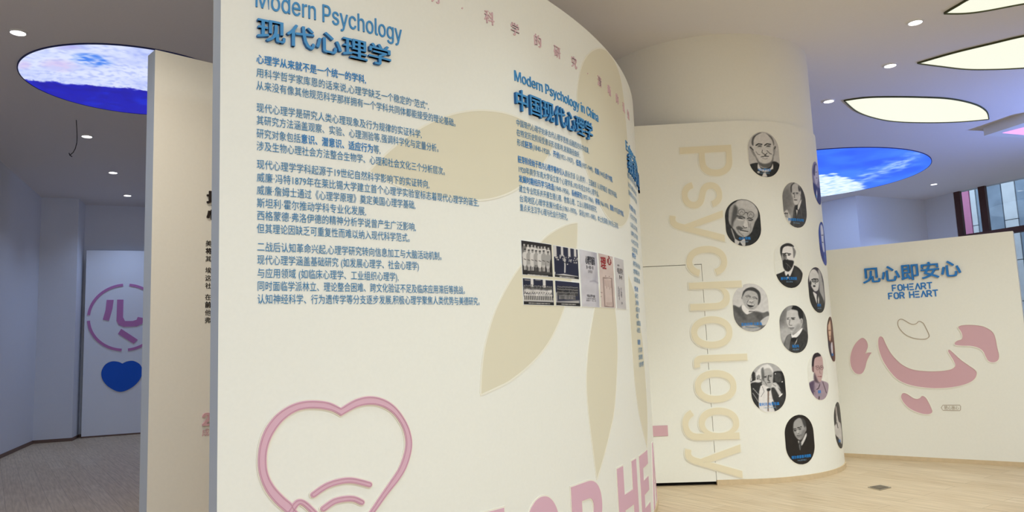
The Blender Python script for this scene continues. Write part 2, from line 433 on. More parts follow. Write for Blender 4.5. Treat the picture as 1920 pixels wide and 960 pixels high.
# ------------------------------------------------------------------ window and the facade outside
WN = np.array([-WT[1], WT[0]])                       # outward
if WN @ W0 < 0: WN = -WN
def along(d, o=0.0): return W0 + WT * d + WN * o
structure(prism('ceiling', [(-14, -6.2), (14.7, -6.2), tuple(along(9.0, 0.2)), tuple(along(0, 0.2)), (10.82, 21), (-14, 21)], CEIL, CEIL + 0.2, M_CEIL))
def bar(name, d0, d1, z0, z1, o0, o1, material, parent): return prism(name, [along(d0, o0), along(d1, o0), along(d1, o1), along(d0, o1)], z0, z1, material, parent)
win = structure(bpy.data.objects.new('window_1', None)); COL.objects.link(win); win.location = (W0[0], W0[1], 0)
def wpx(px, py):                                      # distance along the window wall and height, from the photograph
    d = ray(px, py); k = (W0 @ WN) / (d[:2] @ WN); return ((d[:2] * k) - W0) @ WT, EYE + d[2] * k
d_m0, z_t = wpx(1838, 437); d_m1, _ = wpx(1851, 433)
_, z_tr = wpx(1895, 430)
bar('frame', 0.02, wpx(1804, 400)[0], 0.0, CEIL, -0.015, 0.06, M_BROWN, win)
bar('mullion', wpx(1838, 390)[0], wpx(1851, 390)[0], 0.0, CEIL, -0.015, 0.06, M_BROWN, win)
bar('mullion', 5.6, 5.75, 0.0, CEIL, -0.015, 0.06, M_BROWN, win)
zt0 = wpx(1905, 436)[1]; zt1 = wpx(1905, 425)[1]
bar('transom', 0.1, 9.0, zt0, zt1, -0.06, 0.12, M_BROWN, win)
bar('sill', 0.0, 9.0, 0.0, 0.4, -0.05, 0.2, M_WALL, win)
gl = bpy.data.materials.new('window_glass'); gl.use_nodes = True; nt = gl.node_tree
mixs = nt.nodes.new('ShaderNodeMixShader'); tr = nt.nodes.new('ShaderNodeBsdfTransparent'); gs = nt.nodes.new('ShaderNodeBsdfGlossy'); gs.inputs['Roughness'].default_value = 0.02
tr.inputs[0].default_value = (0.86, 0.92, 0.97, 1); mixs.inputs[0].default_value = 0.045
nt.links.new(tr.outputs[0], mixs.inputs[1]); nt.links.new(gs.outputs[0], mixs.inputs[2]); nt.links.new(mixs.outputs[0], nt.nodes['Material Output'].inputs[0])
bar('glass', 0.1, 9.0, 0.4, CEIL, 0.03, 0.036, gl, win)
# the stone facade across the passage: separate slabs and one pink column
fac = structure(bpy.data.objects.new('wall_outside', None)); COL.objects.link(fac); FO = 2.6; fac.location = (W0[0] + WN[0] * FO, W0[1] + WN[1] * FO, 0)
M_ST = [mat('stone_pale', rgb(224, 226, 226), 0.8, 0, 5, 0.12), mat('stone_grey', rgb(150, 164, 178), 0.8, 0, 3, 0.25), mat('stone_joint', rgb(90, 96, 104), 0.9), mat('facade_pink', rgb(206, 128, 160), 0.7)]
def fpx(px, py):
    d = ray(px, py); k = ((W0 + WN * FO) @ WN) / (d[:2] @ WN); return ((d[:2] * k) - W0) @ WT, EYE + d[2] * k
bar('backing', -8, 16, -0.0, 9, FO + 0.06, FO + 0.3, M_ST[2], fac)
cols = [(-8.0, fpx(1797, 400)[0], 1), (fpx(1798, 400)[0], fpx(1821, 400)[0], 3), (fpx(1822, 400)[0], fpx(1833, 400)[0], 0), (fpx(1834, 400)[0], fpx(1852, 400)[0], 1),
        (fpx(1853, 400)[0], fpx(1882, 400)[0], 1), (fpx(1883, 400)[0], fpx(1909, 400)[0], 0), (fpx(1910, 400)[0], fpx(1960, 400)[0], 1)]
e = cols[-1][1]
while e < 15: cols.append((e + 0.02, e + 1.0, len(cols) % 2)); e += 1.02
for c0, c1, k in cols:
    z = 0.0 if k != 3 else 0.0
    j = 0
    while z < 8.5:
        hh = 9.0 if k == 3 else (1.05 if k == 0 else 1.3)
        bar('facade_slab', c0, c1 - 0.02, z, z + hh - 0.02, FO, FO + 0.06, M_ST[k], fac); z += hh; j += 1

# ------------------------------------------------------------------ ceiling fittings
def extrude_plan(loops, z0, z1):
    bm = fill_loops(loops)
    for f in bm.faces:
        if f.normal.z > 0: f.normal_flip()
    for v in bm.verts: v.co.z = z0
    rim = [e for e in bm.edges if len(e.link_faces) == 1]; up = {}
    for e in rim:
        a, b = e.verts
        for v in (a, b):
            if v not in up: up[v] = bm.verts.new((v.co.x, v.co.y, z1))
        bm.faces.new((a, b, up[b], up[a]))
    bmesh.ops.recalc_face_normals(bm, faces=bm.faces[:]); return bm
M_LENS = emit('downlight_lens', (1, 0.98, 0.95, 1), 6.0)
DL_LABELS = ['white downlight at the left end of the row, above the moon panel', 'white downlight just below the moon panel beside the hanging wire',
             'white downlight third along the row receding past the moon panel', 'white downlight farthest back in the left row, nearest the rear wall',
             'white downlight between the two upper right leaf lamps, nearest the camera on the right', 'white downlight left of the middle leaf lamp tip',
             'white downlight between the column and the small leaf lamp', 'small white downlight near the window beyond the blue sky panel']
for i, (x, y, wt, c, aim) in enumerate([d + (None,) for d in DOWN] + [(a[0], a[1], a[2], WARM, a[3]) for a in AIMED]):
    seen = i < 8
    lab = DL_LABELS[i] if seen else 'unseen round downlight added to light the hall'
    e = empty('downlight', (x, y, CEIL), lab, 'ceiling light', 'round downlights in the ceiling')
    circ = lambda r: [(x + r * math.cos(a), y + r * math.sin(a)) for a in np.linspace(0, 2 * math.pi, 33)[:-1]]
    rr = 0.066
    adopt(link('trim_ring', extrude_plan([circ(rr + 0.012), circ(rr)], CEIL - 0.014, CEIL), M_WHITE), e)
    adopt(link('lens', extrude_plan([circ(rr)], CEIL - 0.006, CEIL), M_LENS), e)
    s = spot('downlight_lamp', x, y, wt, c, 44 if aim else (86 if c is WARM else 120), CEIL - 0.03, aim); adopt(s, e)

def leaf(px, label, corners):
    pl = [on_plane(a, b, CEIL) for a, b in px]; lp = spline(pl, 10, True, corners)
    cx = sum(p[0] for p in pl) / len(pl); cy = sum(p[1] for p in pl) / len(pl)
    e = empty('leaf_lamp', (cx, cy, CEIL), label, 'ceiling light', 'leaf shaped ceiling lamps')
    out = [(cx + (p[0] - cx) * 1.012, cy + (p[1] - cy) * 1.012) for p in lp]
    big = []
    for p, a, b in zip(lp, lp[-1:] + lp[:-1], lp[1:] + lp[:1]):
        t = np.array(b) - np.array(a); t /= np.linalg.norm(t) + 1e-9; n = np.array([t[1], -t[0]])
        if n @ (np.array(p) - np.array((cx, cy))) < 0: n = -n
        big.append(tuple(np.array(p) + n * 0.015))
    adopt(link('rim', extrude_plan([big, lp], CEIL - 0.022, CEIL - 0.002), M_LEAFRIM), e)
    adopt(link('diffuser', extrude_plan([lp], CEIL - 0.010, CEIL - 0.002), M_LEAF), e)
M_LEAF = emit('leaf_diffuser', (0.95, 0.955, 0.775, 1), 1.0)
leaf([(1584, 187), (1620, 182), (1660, 180.5), (1720, 181), (1780, 184), (1826, 194), (1848, 207), (1853, 222), (1800, 226.5), (1740, 228), (1680, 226), (1640, 219), (1608, 207)],
     'small pale yellow leaf lamp, lowest of the three in the photo', (0, 7))
leaf([(1722, 116.5), (1790, 97), (1860, 80), (1920, 66), (1990, 55), (2060, 66), (2075, 100), (2060, 112), (1990, 120), (1920, 125), (1870, 127.5), (1815, 127.5), (1765, 122)],
     'pale yellow leaf lamp, middle of the three in the photo', (0, 6))
leaf([(1772, 22.5), (1795, 9), (1822, -6), (1880, -28), (1960, -45), (2030, -40), (2045, -18), (1990, -6), (1920, 4), (1850, 17), (1810, 22)],
     'pale yellow leaf lamp at the top right corner of the photo', (0, 6))

# ------------------------------------------------------------------ painted prints
class Paint:
    def __init__(self, U, V, tone):
        self.U, self.V = U, V; self.C = np.zeros(U.shape + (3,)); self.C[:] = self._c(tone)
    def _c(self, t): return np.array(t if isinstance(t, (tuple, list)) else (t * 1.0, t * 0.97, t * 0.945), float)
    def mix(self, a, tone): self.C = self.C * (1 - a[..., None]) + self._c(tone) * a[..., None]
    def poly(self, pts, tone, blur=6, smooth=True, op=1.0):
        P = spline(pts, 4) if smooth else pts
        x, y = self.U, self.V; ins = np.zeros(x.shape, bool); dm = np.full(x.shape, 1e9); n = len(P)
        for i in range(n):
            ax, ay = P[i]; bx, by = P[(i + 1) % n]
            c = (ay > y) != (by > y)
            with np.errstate(divide='ignore', invalid='ignore'): xi = (bx - ax) * (y - ay) / ((by - ay) if by != ay else 1e-9) + ax
            ins ^= c & (x < xi)
            L2 = (bx - ax) ** 2 + (by - ay) ** 2 + 1e-9
            t = np.clip(((x - ax) * (bx - ax) + (y - ay) * (by - ay)) / L2, 0, 1)
            dm = np.minimum(dm, (x - ax - t * (bx - ax)) ** 2 + (y - ay - t * (by - ay)) ** 2)
        d = np.sqrt(dm) * np.where(ins, 1, -1)
        self.mix(np.clip(d / blur * 0.5 + 0.5, 0, 1) * op, tone)
    def ell(self, cx, cy, rx, ry, tone, blur=6, rot=0, op=1.0):
        c, s = math.cos(math.radians(rot)), math.sin(math.radians(rot)); dx, dy = self.U - cx, self.V - cy
        q = np.sqrt(((dx * c + dy * s) / rx) ** 2 + ((-dx * s + dy * c) / ry) ** 2); self.mix(np.clip((1 - q) * min(rx, ry) / blur + 0.5, 0, 1) * op, tone)
    def line(self, pts, wid, tone, blur=3, op=1.0):
        dm = np.full(self.U.shape, 1e9)
        for (ax, ay), (bx, by) in zip(pts, pts[1:]):
            L2 = (bx - ax) ** 2 + (by - ay) ** 2 + 1e-9; t = np.clip(((self.U - ax) * (bx - ax) + (self.V - ay) * (by - ay)) / L2, 0, 1)
            dm = np.minimum(dm, np.hypot(self.U - ax - t * (bx - ax), self.V - ay - t * (by - ay)))
        self.mix(np.clip((wid / 2 - dm) / blur + 0.5, 0, 1) * op, tone)
    def grain(self, amp, f=0.02, seed=0):
        N = np.array([noise.fractal((u * f + seed, v * f, seed * 3.1), 1.0, 2.0, 3) for u, v in zip(self.U.ravel(), self.V.ravel())]).reshape(self.U.shape)
        self.C = np.clip(self.C + N[..., None] * amp, 0, 255); return N
def srgb_lin(c):
    c = np.clip(c, 0, 255) / 255.0; return np.where(c <= 0.04045, c / 12.92, ((c + 0.055) / 1.055) ** 2.4)
def grid_mesh(name, pos, col, material):
    """pos (n, m, 3), col (n, m, 3) -> one sheet of quads coloured by its ink."""
    n, k = pos.shape[:2]; me = bpy.data.meshes.new(name); idx = np.arange(n * k).reshape(n, k)
    q = np.stack([idx[:-1, :-1], idx[:-1, 1:], idx[1:, 1:], idx[1:, :-1]], -1).reshape(-1, 4)
    me.from_pydata(pos.reshape(-1, 3).tolist(), [], q.tolist())
    a = me.color_attributes.new('ink', 'FLOAT_COLOR', 'POINT')
    a.data.foreach_set('color', np.concatenate([srgb_lin(col).reshape(-1, 3), np.ones((n * k, 1))], 1).ravel().astype(np.float32))
    me.materials.append(material); me.polygons.foreach_set('use_smooth', [True] * len(me.polygons))
    o = bpy.data.objects.new(name, me); COL.objects.link(o); return o
M_PRINT = print_mat('photo_print'); M_MOON = print_mat('moon_print', 1.0); M_SKY = print_mat('sky_print', 1.15)

def disc_light(name, cx, cy, R, label, painter, material):
    e = empty(name, (cx, cy, CEIL), label, 'ceiling light')
    r = np.linspace(0.001, 1, 70); th = np.linspace(0, 2 * math.pi, 181); T, Rr = np.meshgrid(th, r)
    pos = np.stack([cx + R * Rr * np.cos(T), cy + R * Rr * np.sin(T), np.full(T.shape, CEIL - 0.012)], -1)
    px = project(pos); p = Paint(px[..., 0], px[..., 1], (120, 120, 220)); painter(p, pos)
    o = grid_mesh('backlit_picture', pos[:, ::-1], p.C[:, ::-1], material); adopt(o, e)
    c = lambda q: [(cx + q * math.cos(a), cy + q * math.sin(a)) for a in np.linspace(0, 2 * math.pi, 129)[:-1]]
    adopt(link('rim', extrude_plan([c(R + 0.012), c(R)], CEIL - 0.014, CEIL), mat('lamp_rim_blue', rgb(40, 50, 110), 0.5)), e)
def nz(pos, f, seed=0, o=4): return np.array([noise.fractal((x * f + seed, y * f - seed, seed), 1.0, 2.0, o) for x, y in pos[..., :2].reshape(-1, 2)]).reshape(pos.shape[:2])
def moon(p, pos):
    p.C[:] = (222, 230, 255)
    a = nz(pos, 2.0, 3.0); b = nz(pos, 5.0, 9.0)
    c = nz(pos, 14.0, 4.0)
    p.mix(np.clip(a * 1.0 + 0.05, 0, 0.6), (176, 190, 250)); p.mix(np.clip(b * 1.0, 0, 0.6), (244, 246, 255)); p.mix(np.clip(c * 1.1, 0, 0.5), (150, 168, 240))
    p.ell(110, 123, 30, 10, (214, 196, 240), 8, 5, 0.7); p.ell(45, 122, 12, 7, (222, 200, 240), 6, 0, 0.6); p.ell(128, 89, 20, 4, (176, 170, 236), 4, 0, 0.8)
    q = np.clip(1 - np.hypot((p.U - 172) / 46, (p.V - 112 - (p.U - 172) * 0.12) / 14), 0, 1); p.mix(np.clip(q * 1.6 * (0.7 + c * 1.6), 0, 0.9), (60, 126, 240))
    p.mix(np.clip(b * 1.4 - 0.1, 0, 0.5), (190, 206, 255))
    j = b * 3.0 + c * 2.0
    edge = 150 + (p.U - 50) * 0.085 + j
    k = np.clip((p.V - edge) / 2.0 + 0.5, 0, 1); p.mix(k, (30, 28, 180))
    p.mix(k * np.clip(nz(pos, 3.0, 5.0) * 1.3, 0, 0.7), (30, 50, 214)); p.mix(k * np.clip(nz(pos, 4.0, 15.0) * 1.0, 0, 0.5), (30, 20, 150))
disc_light('moon_ceiling_lamp', -4.335, 8.463, 1.166, 'round backlit moon picture, white above deep blue, in the left ceiling', moon, M_MOON)
def sky(p, pos):
    p.C[:] = (42, 104, 250)
    a = nz(pos, 1.1, 2.0); b = nz(pos, 3.0, 7.0); c = nz(pos, 7.0, 1.0)
    p.mix(np.clip(a * 0.8 + 0.1, 0, 0.6), (66, 130, 255)); p.mix(np.clip(-a, 0, 0.6), (24, 74, 232))
    wob = b * 9
    d = np.abs(p.V - (344 - (p.U - 1600) * 0.42) - wob); k = np.clip(1 - d / 16, 0, 1) * np.clip((p.U - 1590) / 30, 0, 1) * np.clip((1742 - p.U) / 40, 0, 1)
    p.mix(np.clip(k * (0.62 + c * 0.9), 0, 0.8), (170, 200, 255))
    edge = 326 + np.maximum(p.U - 1568, 0) * 0.32 + b * 5 + c * 4
    k = np.clip((p.V - edge) / 3, 0, 1) * np.clip((1622 + c * 10 - p.U) / 6, 0, 1); p.mix(k, (226, 240, 255))
    p.mix(k * np.clip(c * 1.3 + 0.1, 0, 0.6), (140, 186, 245))
disc_light('sky_ceiling_lamp', 5.992, 15.37, 2.50, 'round backlit blue sky and cloud picture in the ceiling behind the column', sky, M_SKY)

# lowered box with a pink screen, at the right edge
CB = 4.55
kc = [(7.76, 11.87), (7.97, 11.10), (10.9, 11.9), (10.7, 12.72)]
e = empty('ceiling_box_lamp', (8.8, 11.8, CEIL), 'lowered ceiling box with a pink and lilac backlit screen at the right edge', 'ceiling light')
prism('box', kc[:2] + kc[2:], CB, CEIL, M_WHITE, e)
ins = [on_plane(1879, 249.5, CB - 0.004), on_plane(1920, 239, CB - 0.004), (10.5, 11.95), (10.4, 12.5), on_plane(1920, 253, CB - 0.004)]
bm = fill_loops([ins])
for v in bm.verts: v.co.z = CB - 0.004
for f in bm.faces:
    if f.normal.z > 0: f.normal_flip()
adopt(link('screen', bm, emit('pink_screen', rgb(226, 150, 246), 1.6)), e)

# loose wire
a = on_plane(143, 226, CEIL); dd = ray(130, 291); k = 8.9 / dd[1]
wp = []
for (px, py, dep) in [(143, 224, 9.7), (144, 240, 9.72), (144.5, 258, 9.74), (144, 268, 9.74), (141, 279, 9.72), (137, 286, 9.7), (131, 291, 9.68)]:
    d = ray(px, py); k = dep / d[1]; wp.append((d[0] * k, d[1] * k, min(EYE + d[2] * k, CEIL)))
hw = empty('hanging_wire', (wp[0][0], wp[0][1], CEIL), 'thin black wire dangling from the ceiling under the moon panel', 'wire')
adopt(tube('strand', wp, 0.005, M_WIRE), hw)
d = np.array(wp[-1]); adopt(tube('bare_tip', [tuple(d), tuple(d + [-0.012, 0, 0.03])], 0.006, M_WIRE), hw)
adopt(tube('bare_tip', [tuple(d), tuple(d + [0.03, 0, -0.022])], 0.006, M_WIRE), hw)

# ------------------------------------------------------------------ the column
CC = np.array([2.35, 8.99]); CR = 1.335
def heading_pts():
    a0 = math.radians(-93.4); pts = []
    t0 = CC + CR * np.array([math.cos(a0), math.sin(a0)]); d = np.array([math.sin(a0), -math.cos(a0)])
    for q in np.linspace(2.2, 0.0, 40): pts.append(t0 + np.array([-1.0, 0.0594]) / np.hypot(1, .0594) * q)
    for a in np.linspace(a0, a0 + math.radians(190), 240)[1:]: pts.append(CC + CR * np.array([math.cos(a), math.sin(a)]))
    return pts
SCOL = Surface(heading_pts())
S_END = SCOL.s[-1]
UC = (2.40, 8.965)
bm = bmesh.new(); bmesh.ops.create_cone(bm, cap_ends=False, segments=160, radius1=1.262, radius2=1.262, depth=CEIL)
for v in bm.verts: v.co += Vector((UC[0], UC[1], CEIL / 2))
for f in bm.faces: f.smooth = len(f.verts) == 4
colm = structure(link('wall_column', bm, M_COLUMN), 'white round column running up to the ceiling')
WRAP_H = 3.72
s_seam, _ = SCOL.inv(1330, 700)
_, z_door = SCOL.inv(1270, 497)
bm = slab(SCOL, s_seam, S_END, 0.045, z_door, -0.03, 0.0, 160)
wr = link('column_cladding', bm, M_COLUMN, None); wr.parent = colm
bm = slab(SCOL, 0.0, S_END, z_door, WRAP_H, -0.03, 0.0, 190); o = link('upper_cladding', bm, M_COLUMN, None); o.parent = colm
bm = slab(SCOL, 0.0, s_seam - 0.004, 0.035, z_door - 0.006, -0.03, -0.002, 30)
o = link('door_1', bm, M_COLUMN, None); o.parent = colm
bm = slab(SCOL, 0.0, s_seam, 0.0, WRAP_H - 0.01, -0.10, -0.05, 30); o = link('door_recess', bm, M_GAP, None); o.parent = colm
bm = slab(SCOL, s_seam, S_END, 0.0, 0.05, -0.03, 0.012, 160); o = link('baseboard_column', bm, M_TRIM, None); structure(o)

# "Psychology" running down the column
s0, zt = SCOL.inv(1274, 277); _, zb = SCOL.inv(1300, 897); s1, _ = SCOL.inv(1371, 283)
ps = empty('relief_lettering', tuple(SCOL.point(s0, (zt + zb) / 2, 0)), 'cream relief lettering reading Psychology down the white column', 'wall lettering')
full = text_bm('Psychology'); b = bounds(full); full.free()
kx = (zt - zb) / (b[1] - b[0]); kz = (s1 - s0) / CAP
pen_pts = []
for i, ch in enumerate('Psychology'):
    pre = text_bm('Psychology'[:i + 1]); bb = bounds(pre); pre.free()
    g = text_bm(ch); gb = bounds(g); pen_pts.append((ch, bb[1] - gb[1])); g.free()
for under in (True, False):
    for ch, pen in pen_pts:
        g = glyph_bm(ch, 0.006, 6, 0.012 if under else 0.0)
        place_text(g, s0, zt, kx, kz, b[0] - pen, True)
        slice_s(g, 0.05); wrap_bm(g, SCOL, 0.003 if under else 0.008)
        adopt(link('letter_edge' if under else 'letter', g, M_LINE if under else M_CREAM), ps)

# pink block on the door panel, left of the seam
pb = [SCOL.inv(*p) for p in [(1205, 799), (1251.5, 797.5), (1252, 818), (1205, 818)]]
z0 = (pb[2][1] + pb[3][1]) / 2; z1 = (pb[0][1] + pb[1][1]) / 2
o = relief('wall_plaque', [[(pb[0][0], z0), (pb[1][0], z0), (pb[1][0], z1), (pb[0][0], z1)]], SCOL, 0.006, M_PINKD, None, 0.05)
tag(o, 'small dusty pink rectangle on the white wall at the curved panel edge', 'plaque')

# ------------------------------------------------------------------ portraits on the column
PW, PH = 0.372, 0.492
def stadium_grid(n=66, m=100):
    b = np.linspace(-1, 1, m) * PH / 2; r = PW / 2; st = PH / 2 - r
    hw = np.where(np.abs(b) <= st, r, np.sqrt(np.maximum(r * r - (np.abs(b) - st) ** 2, 1e-6)))
    a = np.linspace(-1, 1, n); return a[None, :] * hw[:, None], np.repeat(b[:, None], n, 1)
def stadium_loop(g, n=24):
    r = PW / 2 + g; st = PH / 2 - PW / 2
    return [(r * math.cos(a), st + r * math.sin(a)) for a in np.linspace(0, math.pi, n)] + [(r * math.cos(a), -st + r * math.sin(a)) for a in np.linspace(math.pi, 2 * math.pi, n)]
def portrait(ext, zoom, bg, ops, label, caption, cap_px, sub=None, tint=None, grain=9):
    """ext: left, right, top, bottom in the photo; zoom: x0, y0, scale of the close-up the ops were read in."""
    l, r, t, b_ = ext; ym = (t + b_) / 2
    sc = (SCOL.inv(l, ym)[0] + SCOL.inv(r, ym)[0]) / 2; zc = (SCOL.inv((l + r) / 2, t)[1] + SCOL.inv((l + r) / 2, b_)[1]) / 2
    A, B = stadium_grid(); S = sc + A; Z = zc + B
    x, y = SCOL.at(S, 0.003); pos = np.stack([x, y, Z], -1)
    # close-up coordinates: where this spot of the print lies between the print's own edges
    px = project(pos); U = (px[..., 0] - zoom[0]) * zoom[2]; V = (px[..., 1] - zoom[1]) * zoom[2]
    p = Paint(U, V, bg); ops(p); p.grain(grain, 0.02, len(label))
    if tint is not None: p.C = p.C * np.array(tint)
    e = empty('portrait_print', tuple(SCOL.point(sc, zc, 0)), label, 'portrait', 'portrait prints on the column')
    adopt(grid_mesh('picture', pos, p.C, M_PRINT), e)
    rim = relief('border', [[(sc + q[0], zc + q[1]) for q in stadium_loop(0.009)]], SCOL, 0.0015, M_LINE, None, 0.03); adopt(rim, e)
    for k, (txt, h, dz, mt, bd) in enumerate(((caption, 0.034, 0.0, M_CAP, 0.02), (sub, 0.017, -0.028, M_CAPS, 0.0))):
        if not txt: continue
        cs, cz = SCOL.inv(*cap_px); g = text_bm(txt, bd, 2); gb = bounds(g)
        for v in g.verts: v.co = Vector((cs + (v.co.x - (gb[0] + gb[1]) / 2) * h * 0.88, cz + dz + v.co.y * h, v.co.z))
        wrap_bm(g, SCOL, 0.0045, 0, False); adopt(link('caption', g, mt), e)
M_CAP = mat('caption_blue', rgb(38, 132, 206), 0.5); M_CAPS = mat('caption_pale', rgb(120, 150, 176), 0.5)
def eyes(p, l, r, tone=40, w=22, brow=60):
    for (x, y) in (l, r):
        p.ell(x, y, w, 9, tone, 6); p.line([(x - w * 1.3, y - 18), (x, y - 28), (x + w * 1.3, y - 18)], 9, brow, 5)

def o1(p):
    p.poly([(105, 690), (290, 625), (340, 700), (430, 730), (520, 690), (570, 600), (690, 660), (720, 900), (100, 900)], 42, 6)
    p.poly([(305, 630), (345, 720), (430, 745), (530, 720), (565, 640), (560, 760), (420, 790), (300, 740)], 222, 6)
    p.poly([(185, 330), (190, 190), (260, 115), (380, 90), (500, 120), (575, 210), (590, 330), (575, 480), (550, 580), (480, 630), (420, 640), (330, 620), (270, 560), (225, 450)], 205, 8)
    p.poly([(185, 280), (200, 170), (290, 100), (360, 85), (270, 135), (225, 210), (215, 320)], 85, 8); p.poly([(440, 95), (540, 150), (590, 260), (580, 320), (550, 220), (480, 130)], 110, 8)
    p.poly([(150, 335), (190, 340), (230, 470), (235, 510), (190, 450)], 150, 6); p.poly([(575, 345), (615, 325), (615, 400), (585, 510), (572, 430)], 150, 6)
    p.line([(155, 345), (190, 370), (215, 400)], 16, 40); p.line([(615, 335), (595, 380)], 14, 40)
    p.poly([(215, 420), (290, 560), (340, 620), (430, 645), (540, 600), (575, 480), (560, 640), (480, 720), (350, 690), (290, 600)], 80, 14, op=.85)
    for x in (325, 480): p.line([(x - 60, 312), (x - 20, 285), (x + 45, 295)], 22, 45, 8); p.ell(x + 5, 325, 38, 13, 60, 8); p.line([(x - 45, 345), (x, 358), (x + 45, 345)], 5, 120, 4)
    p.line([(378, 400), (372, 440), (410, 470), (440, 475), (465, 450)], 12, 60, 8); p.line([(460, 405), (520, 465), (545, 470)], 12, 70, 8); p.line([(265, 430), (300, 475), (335, 480)], 12, 110, 8)
    p.line([(355, 520), (420, 510), (490, 510)], 14, 50, 5); p.ell(430, 490, 22, 10, 80, 8); p.line([(380, 545), (430, 560), (470, 545)], 8, 120, 6)
    p.poly([(280, 775), (330, 810), (400, 790), (470, 800), (520, 770), (560, 740), (570, 800), (470, 815), (360, 880), (290, 800)], 45, 6)
    p.poly([(370, 880), (400, 805), (435, 795), (470, 880)], 215, 6, False); p.ell(310, 795, 24, 20, 190, 8)
portrait((1401.2, 1461.9, 246.8, 332.7), (1390, 240, 9.6), 190, o1, 'portrait of a bald man in a bow tie, topmost on the column', '卡尔·罗杰斯', (1433, 321), '人本主义心理学家')
def o2(p):
    p.poly([(85, 540), (180, 560), (260, 760), (300, 900), (60, 900)], 44, 8)
    p.poly([(160, 480), (150, 350), (170, 220), (250, 140), (340, 100), (450, 95), (560, 150), (640, 260), (650, 370), (600, 470), (570, 560), (540, 640), (480, 700), (400, 730), (310, 690), (240, 600)], 172, 8)
    p.poly([(300, 100), (450, 95), (570, 160), (640, 270), (600, 330), (500, 260), (380, 230), (290, 200)], 190, 14)
    p.poly([(160, 480), (150, 350), (170, 230), (260, 140), (240, 260), (200, 330), (185, 500)], 160, 10)
    p.poly([(240, 190), (300, 230), (290, 370), (240, 460), (210, 560), (190, 520), (200, 380)], 60, 18, op=.8)
    for x, y in ((370, 300), (525, 345)): p.ell(x, y, 62, 58, 95, 5); p.ell(x, y, 52, 48, 168, 6); p.line([(x - 30, y + 20), (x, y - 20), (x + 30, y + 15)], 8, 110, 6)
    p.line([(430, 310), (455, 305), (480, 330)], 12, 60); p.line([(290, 365), (390, 380), (420, 400)], 22, 55, 10); p.line([(470, 410), (510, 400), (560, 430)], 18, 60, 8)
    p.ell(350, 405, 46, 12, 40, 8, 12); p.ell(515, 440, 36, 10, 40, 8, 8); p.ell(345, 430, 60, 14, 200, 10, 10)
    p.poly([(430, 430), (470, 470), (480, 550), (430, 575), (400, 550)], 205, 8); p.line([(395, 540), (420, 570), (460, 565)], 14, 50, 8); p.line([(480, 470), (500, 560)], 8, 100, 8)
    p.poly([(280, 560), (330, 540), (400, 580), (360, 600), (300, 600)], 90, 10); p.line([(345, 605), (410, 620), (480, 635)], 16, 45, 6); p.line([(360, 635), (430, 645), (480, 650)], 12, 205, 6)
    p.line([(280, 560), (330, 650), (400, 710)], 12, 110, 12); p.line([(520, 500), (530, 600), (500, 670)], 10, 130, 10)
    p.poly([(230, 590), (300, 690), (400, 740), (330, 790), (260, 740)], 48, 10); p.poly([(190, 590), (210, 600), (270, 780), (240, 740)], 170, 6)
    p.poly([(255, 760), (340, 800), (420, 750), (425, 890), (280, 890)], 200, 6); p.poly([(300, 880), (340, 805), (400, 890)], 40, 6, False)
portrait((1358.7, 1427.1, 373.2, 461.8), (1350, 365, 9.14), 38, o2, 'portrait of an old man with glasses pushed up his forehead, leftmost upper print', '卡尔·荣格', (1396, 449.5), '分析心理学')
def o3(p):
    p.ell(170, 400, 120, 220, 110, 90, 0, .8); p.poly([(420, 120), (560, 150), (570, 900), (480, 500)], 70, 30)
    p.poly([(340, 480), (460, 400), (560, 520), (570, 900), (240, 900), (300, 700)], 72, 10)
    p.poly([(275, 230), (270, 130), (310, 80), (380, 80), (425, 150), (430, 280), (440, 340), (410, 430), (370, 470), (330, 450), (305, 350), (285, 290)], 192, 8)
    p.poly([(265, 220), (265, 130), (310, 78), (350, 72), (300, 110), (285, 160), (285, 250)], 60, 8); p.poly([(400, 120), (430, 180), (430, 240), (405, 210)], 70, 8)
    p.ell(435, 260, 14, 38, 190, 8); p.line([(300, 262), (340, 255)], 12, 50); p.line([(360, 255), (400, 260)], 12, 50); p.ell(318, 275, 14, 6, 40, 5); p.ell(375, 275, 16, 6, 40, 5)
    p.line([(335, 280), (330, 340), (345, 350)], 10, 90, 6); p.poly([(310, 370), (350, 350), (390, 370), (430, 300), (440, 350), (410, 440), (365, 475), (325, 445)], 205, 10)
    p.ell(352, 383, 32, 9, 45, 6); p.poly([(385, 500), (450, 380), (450, 440), (405, 560)], 215, 6); p.poly([(350, 490), (390, 480), (385, 560), (365, 640), (350, 600)], 45, 6)
    p.poly([(360, 560), (390, 570), (375, 660)], 210, 5, False); p.line([(440, 520), (470, 700)], 6, 110, 6); p.line([(330, 600), (320, 860)], 6, 110, 6)
    p.poly([(150, 600), (200, 560), (230, 620), (265, 680), (255, 760), (200, 740), (140, 650)], 195, 8)
    for q in ((170, 610, 210, 640), (165, 650, 215, 660), (160, 680, 220, 690)): p.line([q[:2], q[2:]], 9, 60, 5)
    p.line([(130, 630), (210, 620)], 14, 40, 4); p.poly([(180, 740), (260, 750), (240, 840), (200, 820)], 205, 6)
portrait((1466, 1512, 341.2, 427.7), (1455, 335, 9.6), 150, o3, 'portrait of a white bearded man in a suit holding a cigar', '西格蒙德·弗洛伊德', (1493, 414.5), '精神分析创始人')
